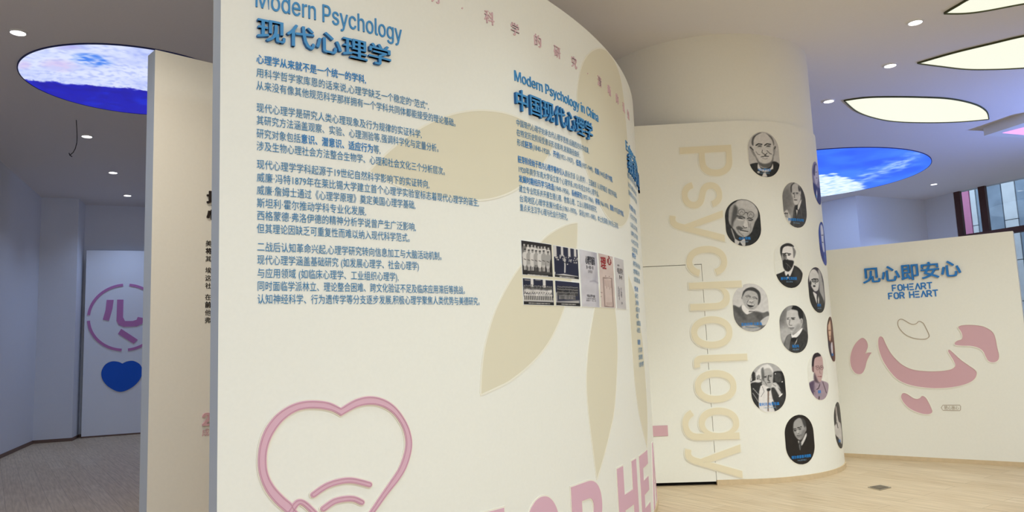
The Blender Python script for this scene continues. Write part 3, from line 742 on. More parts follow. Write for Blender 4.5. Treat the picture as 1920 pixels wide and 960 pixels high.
def o4(p):
    p.poly([(70, 690), (190, 620), (270, 580), (440, 480), (600, 620), (600, 900), (60, 900)], 46, 5); p.poly([(440, 520), (560, 620), (560, 800), (460, 780)], 74, 30, op=.7)
    p.poly([(265, 590), (330, 560), (440, 480), (370, 680), (330, 640), (290, 680)], 228, 6)
    p.poly([(190, 240), (185, 150), (240, 90), (330, 65), (420, 110), (470, 210), (455, 330), (430, 420), (400, 520), (340, 600), (270, 570), (235, 480), (225, 380)], 226, 6)
    p.poly([(180, 230), (190, 130), (260, 75), (330, 60), (400, 80), (440, 130), (330, 115), (260, 130), (225, 180), (215, 300), (230, 420), (205, 330)], 48, 6)
    p.poly([(410, 120), (460, 180), (475, 240), (450, 330), (430, 330), (425, 220)], 130, 8)
    p.line([(225, 262), (290, 252)], 20, 45); p.line([(310, 252), (380, 265)], 18, 45); p.ell(260, 290, 32, 24, 55, 10); p.ell(345, 285, 24, 13, 50, 6); p.poly([(230, 280), (290, 290), (290, 380), (240, 400)], 90, 12, op=.8)
    p.line([(300, 280), (300, 350), (330, 370)], 9, 110, 6)
    p.poly([(230, 390), (290, 370), (360, 380), (435, 400), (420, 490), (380, 560), (330, 600), (270, 570), (235, 500)], 42, 8)
    p.line([(290, 440), (340, 480), (390, 540)], 8, 120, 8); p.line([(320, 460), (320, 540)], 6, 110, 8); p.poly([(300, 680), (330, 640), (350, 680), (335, 720)], 40, 4, False); p.poly([(310, 720), (330, 690), (340, 730)], 225, 4, False)
portrait((1453, 1503.2, 454.5, 538), (1445, 450, 10.1), (228, 224, 212), o4, 'portrait of a man with a full dark beard on a white ground', '赫尔曼·艾宾浩斯', (1479.5, 524.5), '实验心理学家', grain=4)
def o5(p):
    p.poly([(70, 455), (190, 470), (250, 430), (330, 580), (450, 540), (600, 560), (705, 560), (720, 900), (60, 900)], 104, 8)
    p.poly([(80, 460), (190, 480), (290, 600), (310, 690), (200, 620)], 70, 20, op=.7); p.poly([(460, 540), (560, 560), (600, 640), (560, 700), (480, 640)], 70, 20, op=.7)
    p.poly([(235, 430), (300, 450), (360, 540), (325, 590), (250, 520)], 225, 5); p.line([(360, 540), (450, 540)], 14, 60)
    p.poly([(245, 320), (255, 230), (320, 160), (430, 150), (530, 200), (555, 300), (535, 400), (470, 490), (400, 520), (320, 480), (265, 400)], 178, 8)
    p.poly([(245, 290), (260, 200), (330, 140), (430, 125), (530, 190), (560, 280), (550, 380), (510, 430), (520, 300), (480, 215), (380, 180), (300, 200)], 60, 8)
    p.ell(238, 305, 10, 22, 140, 6); p.line([(300, 280), (350, 262), (390, 285)], 10, 80, 6); p.line([(420, 295), (465, 290), (500, 320)], 10, 80, 6)
    p.line([(315, 295), (355, 282), (385, 300)], 8, 45, 5); p.line([(435, 315), (475, 312), (500, 332)], 8, 45, 5)
    p.ell(395, 355, 42, 24, 198, 10); p.line([(350, 345), (330, 380)], 9, 80, 6); p.line([(370, 375), (400, 385), (430, 378)], 12, 70, 6)
    p.poly([(325, 400), (380, 415), (450, 420), (430, 455), (380, 470), (340, 445)], 50, 6); p.line([(335, 408), (390, 425), (440, 426)], 14, 230, 4); p.line([(370, 485), (430, 490)], 9, 110, 8)
    p.poly([(560, 700), (705, 610), (705, 720), (600, 780)], 196, 8); p.poly([(240, 800), (340, 765), (460, 780), (560, 820), (470, 880), (300, 880)], 170, 14); p.line([(300, 800), (430, 820), (540, 800)], 8, 80, 8)
portrait((1373.2, 1442, 531.5, 621.8), (1365, 525, 9.14), 205, o5, 'portrait of a laughing man in an open collared shirt', '亚伯拉罕·马斯洛', (1409.5, 610), '人本主义心理学创始人')
def o6(p):
    p.ell(150, 260, 60, 160, 110, 60, 15, .8); p.ell(210, 560, 110, 120, 190, 70, 0, .7); p.poly([(430, 60), (620, 200), (620, 620), (500, 480)], 92, 40)
    p.poly([(180, 760), (230, 600), (320, 560), (350, 640), (480, 470), (620, 620), (600, 900), (180, 900)], 62, 8); p.poly([(190, 760), (240, 590), (310, 580), (290, 700), (270, 860)], 120, 12)
    p.poly([(225, 340), (235, 170), (300, 130), (400, 120), (480, 180), (500, 300), (480, 440), (400, 520), (330, 540), (280, 500), (250, 420)], 196, 8)
    p.poly([(300, 130), (330, 80), (420, 80), (500, 170), (510, 290), (460, 310), (430, 240), (410, 160)], 36, 8); p.poly([(240, 160), (300, 90), (330, 80), (300, 140)], 150, 8)
    p.ell(480, 345, 26, 56, 176, 8); p.line([(478, 320), (490, 370)], 8, 90)
    p.line([(235, 285), (270, 280)], 12, 50); p.line([(305, 285), (370, 280)], 14, 50); p.ell(250, 305, 18, 8, 45, 6); p.ell(340, 305, 28, 9, 45, 6); p.line([(285, 310), (270, 390), (290, 415), (320, 410)], 11, 100, 6)
    p.line([(265, 455), (310, 462), (355, 455)], 13, 60, 5); p.ell(310, 485, 34, 10, 130, 8); p.poly([(420, 380), (480, 430), (400, 520), (330, 545)], 140, 20, op=.6)
    p.poly([(315, 540), (345, 580), (485, 460), (490, 500), (420, 600), (340, 640), (310, 600)], 238, 5); p.poly([(315, 630), (395, 625), (370, 700), (320, 690)], 38, 6); p.poly([(360, 750), (410, 640), (400, 690)], 225, 4, False)
    p.line([(310, 640), (270, 850)], 8, 36); p.line([(510, 720), (440, 860)], 8, 36)
portrait((1460.4, 1514.8, 571.8, 662.6), (1450, 565, 9.14), 150, o6, 'portrait of a young man in a high white collar and dark jacket', '陆志韦', (1491.5, 651.5), '中国心理学家')
def o7(p):
    p.poly([(90, 250), (150, 230), (280, 350), (270, 450), (80, 430)], 60, 8)
    for x in (110, 150, 195): p.line([(x, 250), (x + 8, 380)], 20, 205 if x != 150 else 40, 5)
    p.poly([(90, 420), (230, 360), (280, 400), (100, 440)], 215, 5); p.poly([(470, 250), (640, 240), (700, 430), (690, 700), (560, 450), (480, 420)], 40, 8)
    p.poly([(500, 260), (600, 270), (600, 400), (510, 390)], 70, 8); p.ell(625, 400, 12, 9, 220, 4); p.ell(512, 270, 10, 9, 210, 4)
    p.poly([(90, 450), (280, 430), (300, 560), (270, 860), (90, 860)], 48, 8); p.poly([(270, 470), (460, 520), (600, 620), (580, 900), (270, 900)], 222, 6); p.poly([(450, 500), (560, 500), (690, 640), (680, 800), (560, 900), (500, 760), (460, 640)], 56, 8)
    p.line([(150, 510), (240, 610)], 10, 170); p.line([(140, 580), (240, 730)], 8, 170); p.line([(300, 480), (330, 560), (280, 640)], 8, 110)
    p.poly([(210, 290), (240, 200), (300, 130), (400, 120), (470, 200), (480, 300), (460, 420), (400, 475), (340, 460), (290, 380), (250, 340)], 176, 8)
    p.poly([(200, 270), (240, 190), (310, 130), (400, 118), (470, 190), (470, 250), (420, 180), (340, 190), (300, 250), (290, 340), (240, 350)], 226, 10); p.poly([(280, 200), (320, 180), (330, 380), (290, 350)], 80, 12, op=.8); p.ell(240, 320, 26, 36, 150, 8)
    p.line([(320, 320), (370, 305)], 10, 70); p.line([(410, 295), (455, 290)], 10, 70); p.ell(350, 325, 22, 8, 50, 6); p.ell(436, 310, 20, 8, 50, 6); p.line([(400, 300), (395, 370), (415, 385)], 22, 80, 10); p.line([(385, 415), (430, 410)], 12, 60, 5); p.line([(330, 380), (370, 450)], 10, 110, 8)
    p.poly([(440, 490), (480, 420), (530, 420), (560, 500), (610, 590), (580, 630), (500, 500)], 205, 8); p.line([(470, 440), (520, 470)], 8, 80); p.line([(580, 640), (620, 600)], 20, 235, 4)
    p.poly([(370, 520), (400, 505), (435, 510), (425, 545), (385, 555)], 34, 5); p.poly([(385, 550), (410, 550), (405, 880), (385, 880)], (120, 100, 88), 5, False); p.line([(470, 740), (520, 880)], 34, 40, 6)
portrait((1405.9, 1474, 679.7, 773.8), (1395, 670, 8.72), 176, o7, 'portrait of a white haired man resting his chin on his hand', '爱利克·埃里克森', (1442.5, 760), '人格发展八阶段理论')
def o8(p):
    p.poly([(240, 320), (245, 200), (290, 140), (350, 120), (420, 170), (440, 260), (430, 360), (390, 450), (340, 480), (290, 440), (260, 390)], 158, 8); p.poly([(360, 120), (420, 140), (450, 230), (440, 300), (400, 220), (380, 160)], 70, 10)
    p.ell(440, 300, 14, 45, 140, 8); p.line([(245, 300), (285, 295)], 12, 40); p.line([(310, 280), (370, 265)], 14, 40); p.ell(268, 325, 20, 12, 35, 6); p.ell(345, 300, 24, 10, 35, 6); p.line([(300, 310), (300, 365), (330, 370)], 12, 70, 6); p.poly([(290, 330), (320, 310), (330, 360), (300, 370)], 182, 6)
    p.line([(300, 410), (370, 400)], 16, 90, 8); p.line([(310, 430), (350, 425)], 9, 50, 5); p.poly([(390, 330), (430, 330), (400, 450), (350, 480)], 105, 16, op=.6)
    p.poly([(320, 490), (370, 510), (445, 370), (455, 420), (400, 540), (370, 570), (330, 540)], 205, 6); p.poly([(335, 510), (370, 520), (360, 640), (330, 600)], 70, 6); p.line([(340, 560), (352, 640)], 8, 130, 4)
    p.line([(460, 420), (420, 560), (360, 640)], 6, 26, 6)
portrait((1470, 1527.6, 777, 871.8), (1460, 770, 8.72), (40, 35, 32), o8, 'portrait of a balding man on a black ground, lowest on the column', '阿尔弗雷德·阿德勒', (1503, 858.5), '个体心理学创始人', grain=3)
def o9(p):
    p.poly([(75, 640), (200, 545), (330, 560), (430, 630), (430, 900), (80, 900)], (160, 140, 150), 5); p.poly([(80, 640), (180, 560), (190, 640), (170, 800)], (92, 76, 96), 16)
    p.poly([(155, 330), (165, 190), (210, 110), (260, 110), (320, 180), (335, 320), (325, 470), (290, 580), (230, 540), (190, 440)], (186, 154, 150), 5)
    p.poly([(150, 330), (160, 180), (205, 100), (250, 98), (300, 150), (210, 180), (185, 260), (180, 420)], (42, 34, 40), 5); p.poly([(190, 430), (250, 560), (280, 600), (190, 560)], (90, 72, 80), 14)
    p.ell(168, 365, 16, 48, (120, 90, 90), 6); p.line([(210, 320), (260, 315)], 10, (70, 50, 50)); p.line([(290, 318), (325, 315)], 10, (80, 40, 40))
    for x in (243, 312): p.ell(x, 345, 30, 36, (110, 84, 84), 4); p.ell(x, 345, 24, 30, (180, 146, 142), 5); p.ell(x, 340, 14, 6, (60, 44, 48), 4)
    p.line([(280, 340), (280, 430), (300, 440)], 7, (130, 96, 92)); p.line([(250, 488), (310, 490)], 12, (130, 70, 74)); p.line([(280, 620), (260, 680), (230, 700)], 14, (60, 46, 56)); p.line([(330, 580), (390, 760)], 12, (80, 60, 70)); p.line([(270, 820), (265, 880)], 18, (60, 40, 44))
    p.line([(200, 640), (215, 800)], 6, (120, 100, 116), 8); p.ell(190, 728, 7, 9, (50, 40, 50), 3)
portrait((1514.7, 1552.5, 661, 750.8), (1505, 650, 8.73), (226, 221, 208), o9, 'portrait of a man in round spectacles and a long gown', '潘菽', (1536, 737), '心理学家', grain=4)
def o10(p):
    p.poly([(250, 150), (300, 190), (360, 600), (300, 700), (270, 400)], 170, 14); p.poly([(110, 320), (105, 220), (150, 140), (210, 140), (260, 230), (265, 380), (250, 470), (200, 490), (160, 440), (130, 380)], 210, 6)
    p.line([(145, 300), (180, 285), (250, 290)], 12, 40)
    for x in (180, 230): p.ell(x, 315, 30, 30, 40, 4); p.ell(x, 315, 20, 20, 170, 5); p.ell(x, 312, 9, 7, 40, 4)
    p.line([(205, 330), (205, 370)], 12, 90); p.ell(190, 405, 22, 16, 50, 6); p.ell(130, 355, 14, 40, 60, 8)
    p.poly([(100, 480), (160, 450), (240, 720), (350, 680), (340, 860), (180, 860)], 50, 6); p.poly([(170, 500), (240, 560), (240, 700), (200, 600)], 225, 5); p.line([(235, 560), (240, 690)], 14, 40); p.poly([(250, 480), (300, 540), (350, 680), (260, 700)], 66, 6); p.ell(260, 640, 10, 60, 200, 8)
portrait((1515, 1545.7, 500.5, 587.4), (1505, 490, 8.73), (60, 54, 62), o10, 'portrait of a smiling bald man in dark round glasses', '皮亚杰', (1535.5, 574.5), '发展心理学家')
def o11(p):  # blue light on the column edge is painted into these inks
    p.poly([(48, 240), (80, 250), (105, 280), (130, 300), (130, 430), (60, 400)], (54, 60, 120), 5); p.poly([(72, 120), (85, 88), (105, 110), (110, 200), (100, 255), (85, 240), (75, 190)], (196, 190, 214), 4); p.poly([(66, 150), (74, 90), (90, 80), (84, 110), (80, 180)], (60, 54, 90), 4)
    p.line([(88, 150), (98, 148)], 5, (60, 56, 90), 3); p.line([(92, 200), (102, 200)], 5, (80, 70, 100), 3); p.ell(98, 340, 5, 36, (210, 210, 235), 4)
portrait((1519.2, 1537.4, 300.5, 383), (1510, 290, 4.57), (136, 130, 168), o11, 'narrow bluish portrait at the column edge, highest on that edge', '冯特', (1530, 370))
def o12(p):  # inks carry the blue light that falls on this print
    p.poly([(128, 620), (140, 600), (155, 650), (158, 740), (165, 830), (150, 820), (140, 740)], (206, 206, 224), 4); p.line([(140, 690), (152, 690)], 6, (50, 50, 90), 3); p.line([(145, 750), (152, 752)], 6, (40, 40, 80), 3); p.poly([(120, 760), (145, 800), (160, 900), (140, 900)], (50, 60, 130), 5)
portrait((1534, 1549, 415.8, 497.9), (1510, 290, 4.57), (62, 80, 160), o12, 'narrow blue portrait at the column edge, second from the top', '华生', (1546, 484))
def o13(p):
    p.poly([(110, 300), (112, 200), (130, 160), (150, 220), (160, 380), (150, 500), (135, 510), (118, 400)], (214, 176, 150), 6); p.poly([(105, 250), (120, 150), (140, 160), (116, 240)], (60, 34, 26), 6); p.line([(118, 345), (150, 345)], 9, (90, 50, 40), 4); p.line([(130, 440), (150, 440)], 9, (120, 70, 60), 4)
    p.poly([(90, 520), (140, 530), (175, 640), (180, 860), (110, 700)], (58, 48, 60), 8); p.poly([(155, 580), (180, 540), (190, 700), (170, 720)], (214, 206, 214), 5)
portrait((1549, 1564.3, 593.8, 679.2), (1540, 580, 8.72), (92, 52, 42), o13, 'narrow reddish brown portrait at the right edge of the column', '斯金纳', (1560.5, 667))
def o14(p):
    p.poly([(205, 200), (215, 165), (228, 200), (240, 300), (262, 400), (290, 440), (310, 600), (305, 740), (250, 640), (190, 600), (195, 480), (225, 420), (220, 300)], (196, 188, 182), 6); p.poly([(208, 190), (214, 170), (222, 230), (226, 320), (214, 280)], (120, 106, 100), 5); p.line([(232, 420), (250, 500)], 12, (60, 52, 50)); p.poly([(205, 600), (235, 640), (250, 760), (220, 720)], (50, 42, 40), 6)
portrait((1559.4, 1579, 754.8, 843.8), (1540, 740, 8.0), (50, 44, 42), o14, 'narrow portrait of a seated figure in a pale gown at the lower column edge', '蔡元培', (1574, 829))

# ------------------------------------------------------------------ free-standing curved display wall
def curve_pts(a=0.35, b=5.0, n=420):
    x0, y0, c = -1.459, 3.1532, (0.517, 0.9035, 0.0996, -0.1097)
    s = np.linspace(0, b, 1001); u = s / 5.0; th = c[0] + c[1] * u + c[2] * u ** 2 + c[3] * u ** 3; ds = s[1] - s[0]
    xs = x0 + np.concatenate([[0], np.cumsum((np.cos(th[1:]) + np.cos(th[:-1])) / 2 * ds)]); ys = y0 + np.concatenate([[0], np.cumsum((np.sin(th[1:]) + np.sin(th[:-1])) / 2 * ds)])
    return np.stack([xs, ys], -1)
PTS = curve_pts(b=6.2)
# the left end of the face, where the photo shows it
d = ray(409, 500); c_ = PTS[:, 0] * d[1] - PTS[:, 1] * d[0]; i0 = int(np.nonzero(c_ > 0)[0][0])
SP = Surface(PTS[i0:]); P_H = 3.743; P_T = 0.19
panel = empty('curved_display_wall', tuple(SP.point(2.0, 0.0, -P_T / 2)), 'tall curved white display wall with blue lettering in the foreground', 'display wall')
bm = slab(SP, 0.0, SP.s[-1], 0.035, P_H, -P_T, 0.0, 160); 
for f in bm.faces:
    c = f.calc_center_median()
    if abs(f.normal.z) < 0.5 and len(f.verts) == 4 and (Vector((c.x, c.y)) - Vector((SP.point(0, 0, -P_T / 2).x, SP.point(0, 0, -P_T / 2).y))).length < 0.02: f.material_index = 1
adopt(link('board', bm, [M_PANEL, M_GREY]), panel)
adopt(link('base_trim', slab(SP, -0.0, SP.s[-1], 0.0, 0.045, -P_T - 0.012, 0.012, 160), M_TRIM), panel)
def inv_all(px): return [SP.inv(*p) for p in px]

# petals: a pale rim with the cream leaf on top
def petal(px, corners, parent, surf, n=10):
    lp = spline([surf.inv(*p) for p in px], n, True, corners)
    cx = np.mean([p[0] for p in lp]); cz = np.mean([p[1] for p in lp]); big = []
    N = len(lp)
    for i in range(N):
        t = np.array(lp[(i + 1) % N]) - np.array(lp[i - 1]); t /= np.linalg.norm(t) + 1e-9; nn = np.array([t[1], -t[0]])
        if nn @ (np.array(lp[i]) - np.array((cx, cz))) < 0: nn = -nn
        big.append(tuple(np.array(lp[i]) + nn * 0.011))
    relief('petal_rim', [big, lp], surf, 0.0022, M_LINE, parent)
    relief('petal', [lp], surf, 0.0012, M_PETAL, parent)
petal([(694, 321), (730, 285), (780, 247), (838, 219), (900, 208.5), (958, 217), (1005, 242), (1036, 275), (1020, 302), (991, 334), (963, 356), (926, 370), (890, 374), (845, 371), (787, 360), (738, 343)], (0, 7), panel, SP)
petal([(1121, 92), (1135, 95), (1144, 105), (1155, 122), (1164, 152), (1170, 195), (1175, 253), (1179, 310), (1181, 370), (1178, 405), (1167, 423), (1153, 420), (1133, 397), (1113, 353), (1097, 307), (1088, 250), (1083, 205), (1083, 165), (1091, 125), (1104, 102)], (), panel, SP)
petal([(1082, 419), (1060, 424), (1027, 443), (993, 479), (960, 524), (930, 582), (911, 645), (904, 695), (902, 739), (930, 726), (960, 710), (1003, 673), (1033, 633), (1057, 577), (1072, 520), (1080, 470)], (0, 8), panel, SP)
petal([(1137, 488), (1126, 530), (1115, 580), (1105, 640), (1100, 700), (1101, 745), (1107, 805), (1119, 898), (1132, 855), (1143, 810), (1151, 770), (1156, 700), (1157, 633), (1152, 575), (1146, 530)], (0, 7), panel, SP)
petal([(1178, 517), (1180, 570), (1184, 633), (1190, 715), (1199, 780), (1213, 838), (1213.5, 780), (1209, 700), (1205, 647), (1198, 600), (1190, 555)], (0, 5), panel, SP)

# headings
def heading(px_left, px_right, body, h_px, bold, off, z=None, mats=None, name='raised_character', spacing=1.0):
    """One raised mesh per character from the left pixel to the right one."""
    s0, z0 = SP.inv(*px_left); s1, _ = SP.inv(*px_right); z0 = z or z0
    em_h = SP.inv(*h_px)[1] - z0
    gs, pen = glyphs(body, bold, spacing); used = [g for g in gs if g[1].verts]
    first = bounds(used[0][1])[0]; last = used[-1][2] + bounds(used[-1][1])[1]; k = (s1 - s0) / (last - first)
    top = max(bounds(g[1])[3] for g in used); bot = min(0, min(bounds(g[1])[2] for g in used)) if ord(body[0]) > 0x2000 else 0
    kz = em_h / (top - bot)
    for ch, bm, p, adv in gs:
        if not bm.verts: bm.free(); continue
        for v in bm.verts: v.co = Vector((s0 + (v.co.x + p - first) * k, z0 + (v.co.y - bot) * kz, v.co.z))
        slice_s(bm, 0.08); wrap_bm(bm, SP, off, 0.0, True, 1); adopt(link(name, bm, mats or [M_BLUE, M_BLUESIDE]), panel)
heading((480, 76), (730, 126), '现代心理学', (480, 33), 0.017, 0.02)
heading((964.5, 206), (1108, 258), '中国现代心理学', (964.5, 166), 0.017, 0.018)
heading((1176, 322), (1198, 366), '教育心理', (1176, 288), 0.016, 0.016)
def subheading(px_left, px_right, body, z, cap_px, bold=0.004):
    s0, z0 = SP.inv(*px_left); s1, _ = SP.inv(*px_right); bm = word_bm(body, bold, 4); b = bounds(bm)
    kz = (SP.inv(*cap_px)[1] - z) / CAP; kx = (s1 - s0) / (b[1] - b[0])
    for v in bm.verts: v.co = Vector((s0 + (v.co.x - b[0]) * kx, z + v.co.y * kz, v.co.z))
    slice_s(bm, 0.08); wrap_bm(bm, SP, 0.006); adopt(link('subheading', bm, M_BLUE), panel)
subheading((479, 13), (753, 80), 'Modern Psychology', 3.081, (479, -21))
subheading((964.3, 150), (1121, 228), 'Modern Psychology in China', 3.074, (964.3, 132))
subheading((1173, 280), (1197, 325), 'Educational', SP.inv(1173, 280)[1], (1173, 264))

# printed paragraphs: (text, baseline left y, right end x)
PARAS = [
 [('*心理学从来就不是一个统一的学科，*', 117.5, 685), ('用科学哲学家库恩的话来说，心理学缺乏一个稳定的“范式”，', 143, 802), ('从来没有像其他规范科学那样拥有一个学科共同体都能接受的理论基础。', 167, 857)],
 [('现代心理学是研究人类心理现象及行为规律的实证科学，', 208.5, 789), ('其研究方法涵盖观察、实验、心理测验等，强调科学化与定量分析。', 232, 826), ('研究对象包括*意识、潜意识、适应行为*等，', 257, 712.5), ('涉及生物心理社会方法整合生物学、心理和社会文化三个分析层次。', 280.5, 838)],
 [('现代心理学学科起源于19世纪自然科学影响下的实证转向，', 315, 803.6), ('威廉·冯特1879年在莱比锡大学建立首个心理学实验室标志着现代心理学的诞生，', 339.5, 895.7), ('威廉·詹姆士通过《心理学原理》奠定美国心理学基础，', 363.5, 778), ('斯坦利·霍尔推动学科专业化发展，', 387.5, 686), ('西格蒙德·弗洛伊德的精神分析学说曾产生广泛影响，', 411, 779), ('但其理论因缺乏可重复性而难以纳入现代科学范式。', 435.5, 774)],
 [('二战后认知革命兴起，心理学研究转向信息加工与大脑活动机制。', 470, 833), ('现代心理学涵盖基础研究（如发展心理学、社会心理学）', 494.5, 785), ('与应用领域（如临床心理学、工业组织心理学），', 519.5, 747), ('同时面临学派林立、理论整合困难、跨文化验证不足及临床应用滞后等挑战。', 543.8, 876.5), ('认知神经科学、行为遗传学等分支逐步发展，积极心理学聚焦人类优势与美德研究。', 568.5, 904)],
]
def half(t): return t.replace('，', ',').replace('（', ' (').replace('）', ')')
def paragraph(lines, x_left, em, name='text_paragraph', bold=0.0, off=0.004):
    bmj = bmesh.new()
    for body, y, xr in lines:
        xl = x_left(y); s0, z0 = SP.inv(xl, y); s1 = SP.inv(xr, y)[0] if xr else 0
        line_text(bmj, SP, half(body), s0, z0, em, (s1 - s0) if xr else None, off, bold)
    for m_ in (0,): adopt(link(name, bmj, [M_TEXT, M_TEXTB]), panel)
EM = 0.0485
for P_ in PARAS: paragraph(P_, lambda y: 479.7 + (y - 120) * 0.0045, EM, bold=0.003)
# second column, baselines as read along the left margin
C2 = [
 [('中国现代心理学始承古代心理学思想，后融西方科学成果，', 234.5, 1101), ('在特定历史阶段受意识形态影响，发展路径曲折，', 253, 1084.5), ('形成*胚芽*(1840-1920)、*开创*(1921-1937)、*低落*(1937-1949)、*发展*(1949后)*四个时期*。', 271.5, 1146)],
 [('*胚芽阶段始于西方心理学著作引入*，颜永京译《心灵学》、王国维译《心理学概论》奠定学科基础。', 303.5, 1154), ('1920年南京东南大学设立首个心理学系，1921年成立中华心理学会。', 322, 1122), ('*发展时期经历学习改造*(1949-1956)、*系统研究*(1957-1966)、*停滞*(1966-1976)、*重建*(1977后)*四个阶段*。', 340, 1166.5), ('建立专业院系并开展生理心理、教育心理、工业心理等领域研究，', 358.5, 1116.5), ('台湾地区心理学发展分成长(1961-1970)、深化(1971-1980)、本土化探索(1981后)三阶段，', 377, 1156), ('重点关注汉字心理与社会行为研究。', 394, 1066)],
]
for P_ in C2: paragraph(P_, lambda y: 967 + (y - 234) * 0.045, 0.0475, bold=0.003)
# third column, seen almost edge on round the bend
C3 = [
 [('教育心理学研究学与教的规律', 332, 1201), ('关注学习者的认知与情感', 349, 1202.5), ('服务教学设计与学生发展', 364, 1204)],
 [('*学习理论*主要观点', 391, 1196), ('1.行为主义学习理论', 407, 1207), ('2.认知主义学习理论', 424, 1208), ('3.建构主义学习理论', 440, 1209), ('4.人本主义学习理论', 455, 1210), ('5.社会学习理论', 470, 1211)],
 [('*教学设计*', 482, 1197), ('1.教学目标与任务分析', 497, 1212), ('2.教学策略与评价', 512, 1213), ('3.课堂管理与动机', 527, 1214)],
 [('*代表人物*', 545, 1200), ('1.桑代克', 558, 1213), ('2.布鲁纳', 571, 1213), ('3.奥苏贝尔', 584, 1214), ('4.加涅', 596, 1214), ('5.维果茨基', 610, 1213), ('6.班杜拉', 623, 1207)],
 [('*新趋势*', 646, 1210), ('1.学习科学', 661, 1214), ('2.脑与教育', 674, 1215), ('3.技术与教学', 688, 1216)],
]
for P_ in C3: paragraph([(b_, y_, None) for b_, y_, x_ in P_], lambda y: 1176 + (y - 332) * 0.061, 0.0475, bold=0.008)

# widely spaced pink characters along the top
PX = [('明', 813, -5), ('·', 866, 12), ('科', 916.9, 33.9), ('学', 965, 54.2), ('的', 1007.6, 77.2), ('研', 1044, 97), ('究', 1075.8, 117), ('·', 1101, 134), ('清', 1123.2, 151.7), ('晰', 1141.6, 168), ('的', 1156.5, 186.9), ('认', 1168.7, 201.8), ('知', 1177.4, 216.7)]
for ch, px, py in PX:
    s, z = SP.inv(px, py); z = 3.411; g = text_bm(ch, 0.01, 3); gb = bounds(g)
    for v in g.verts: v.co = Vector((s + (v.co.x - (gb[0] + gb[1]) / 2) * 0.088, z + (v.co.y - 0.38) * 0.088, v.co.z))
    wrap_bm(g, SP, 0.006); adopt(link('relief_character', g, M_PINKT), panel)

# heart and hand outline with two arcs
Z7 = lambda pts: [SP.inv(460 + x / 4.0, 720 + y / 4.0) for x, y in pts]
outer = [(712, 178), (630, 138), (530, 123), (430, 128), (330, 160), (230, 228), (150, 330), (105, 450), (91, 580), (105, 690), (150, 800), (220, 890), (310, 970), (420, 1060), (540, 1170), (690, 1290), (800, 1170), (900, 1040), (970, 955), (1060, 830), (1150, 715), (1205, 620), (1240, 500), (1241, 400), (1205, 290), (1130, 180), (1040, 115), (930, 91), (820, 115)]
inner = [(712, 240), (650, 205), (560, 186), (450, 186), (360, 215), (270, 285), (200, 385), (163, 490), (157, 600), (175, 690), (220, 770), (290, 845), (345, 893), (375, 940), (450, 1010), (560, 1110), (690, 1215), (780, 1110), (850, 1040), (925, 955), (1010, 830), (1090, 715), (1150, 620), (1190, 500), (1195, 410), (1165, 310), (1100, 220), (1020, 170), (930, 155), (830, 175)]
def smooth_px(pts, corners): return Z7(spline(pts, 5, True, corners))
def grow(lp, g):
    out = []; A = sum(lp[i - 1][0] * lp[i][1] - lp[i][0] * lp[i - 1][1] for i in range(len(lp)))
    for i in range(len(lp)):
        t = np.array(lp[(i + 1) % len(lp)]) - np.array(lp[i - 1]); t /= np.linalg.norm(t) + 1e-9; n = np.array([t[1], -t[0]]) * (1 if A > 0 else -1)
        out.append(tuple(np.array(lp[i]) + n * g))
    return out
ho, hi = smooth_px(outer, (0, 15)), smooth_px(inner, (0, 16))
def pink(name, loops):
    relief(name + '_edge', [grow(loops[0], 0.006)] + [grow(l, -0.006) for l in loops[1:]], SP, 0.004, M_LINE, panel)
    relief(name, loops, SP, 0.009, M_PINK, panel)
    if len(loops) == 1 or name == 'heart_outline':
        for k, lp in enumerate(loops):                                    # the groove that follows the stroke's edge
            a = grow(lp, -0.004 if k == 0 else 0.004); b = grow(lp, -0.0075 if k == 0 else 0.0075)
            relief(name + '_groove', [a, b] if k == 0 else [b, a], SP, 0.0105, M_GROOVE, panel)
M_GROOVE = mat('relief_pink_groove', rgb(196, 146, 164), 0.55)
pink('heart_outline', [ho, hi])
pink('signal_arc', [Z7(stroke_loop(spline([(505, 830), (600, 765), (700, 730), (800, 722), (925, 752)], 6, False), 44))])
pink('signal_arc', [Z7(stroke_loop(spline([(580, 935), (660, 880), (740, 860), (810, 860), (868, 885)], 6, False), 44))])
pink('hand_outline', [Z7(stroke_loop(spline([(320, 985), (345, 945), (375, 900), (405, 882), (440, 895), (480, 930), (560, 1010), (640, 1090)], 5, False), 44))])

# big pink letters along the foot
def big_letter(ch, x0, x1, y_at):
    s0, _ = SP.inv(x0, y_at); s1, _ = SP.inv(x1, y_at); g = text_bm(ch, 0, 6, offset=0.03); b = bounds(g)
    lo, hi_ = 0.055, 0.573
    for under in (1, 0):
        q = g if not under else text_bm(ch, 0, 6, offset=0.04)
        for v in q.verts: v.co = Vector((s0 + (v.co.x - b[0]) / (b[1] - b[0]) * (s1 - s0), lo + (v.co.y - b[2]) / (b[3] - b[2]) * (hi_ - lo), v.co.z))
        slice_s(q, 0.05); wrap_bm(q, SP, 0.0035 if under else 0.006); adopt(link('relief_letter_edge' if under else 'relief_letter', q, M_LINE if under else M_PINK), panel)
for a in (('F', 868, 944, 957), ('O', 980, 1049, 957), ('R', 1070.6, 1132, 940), ('H', 1158, 1195, 925), ('E', 1200, 1216, 905), ('A', 1221.5, 1229, 900)): big_letter(*a)

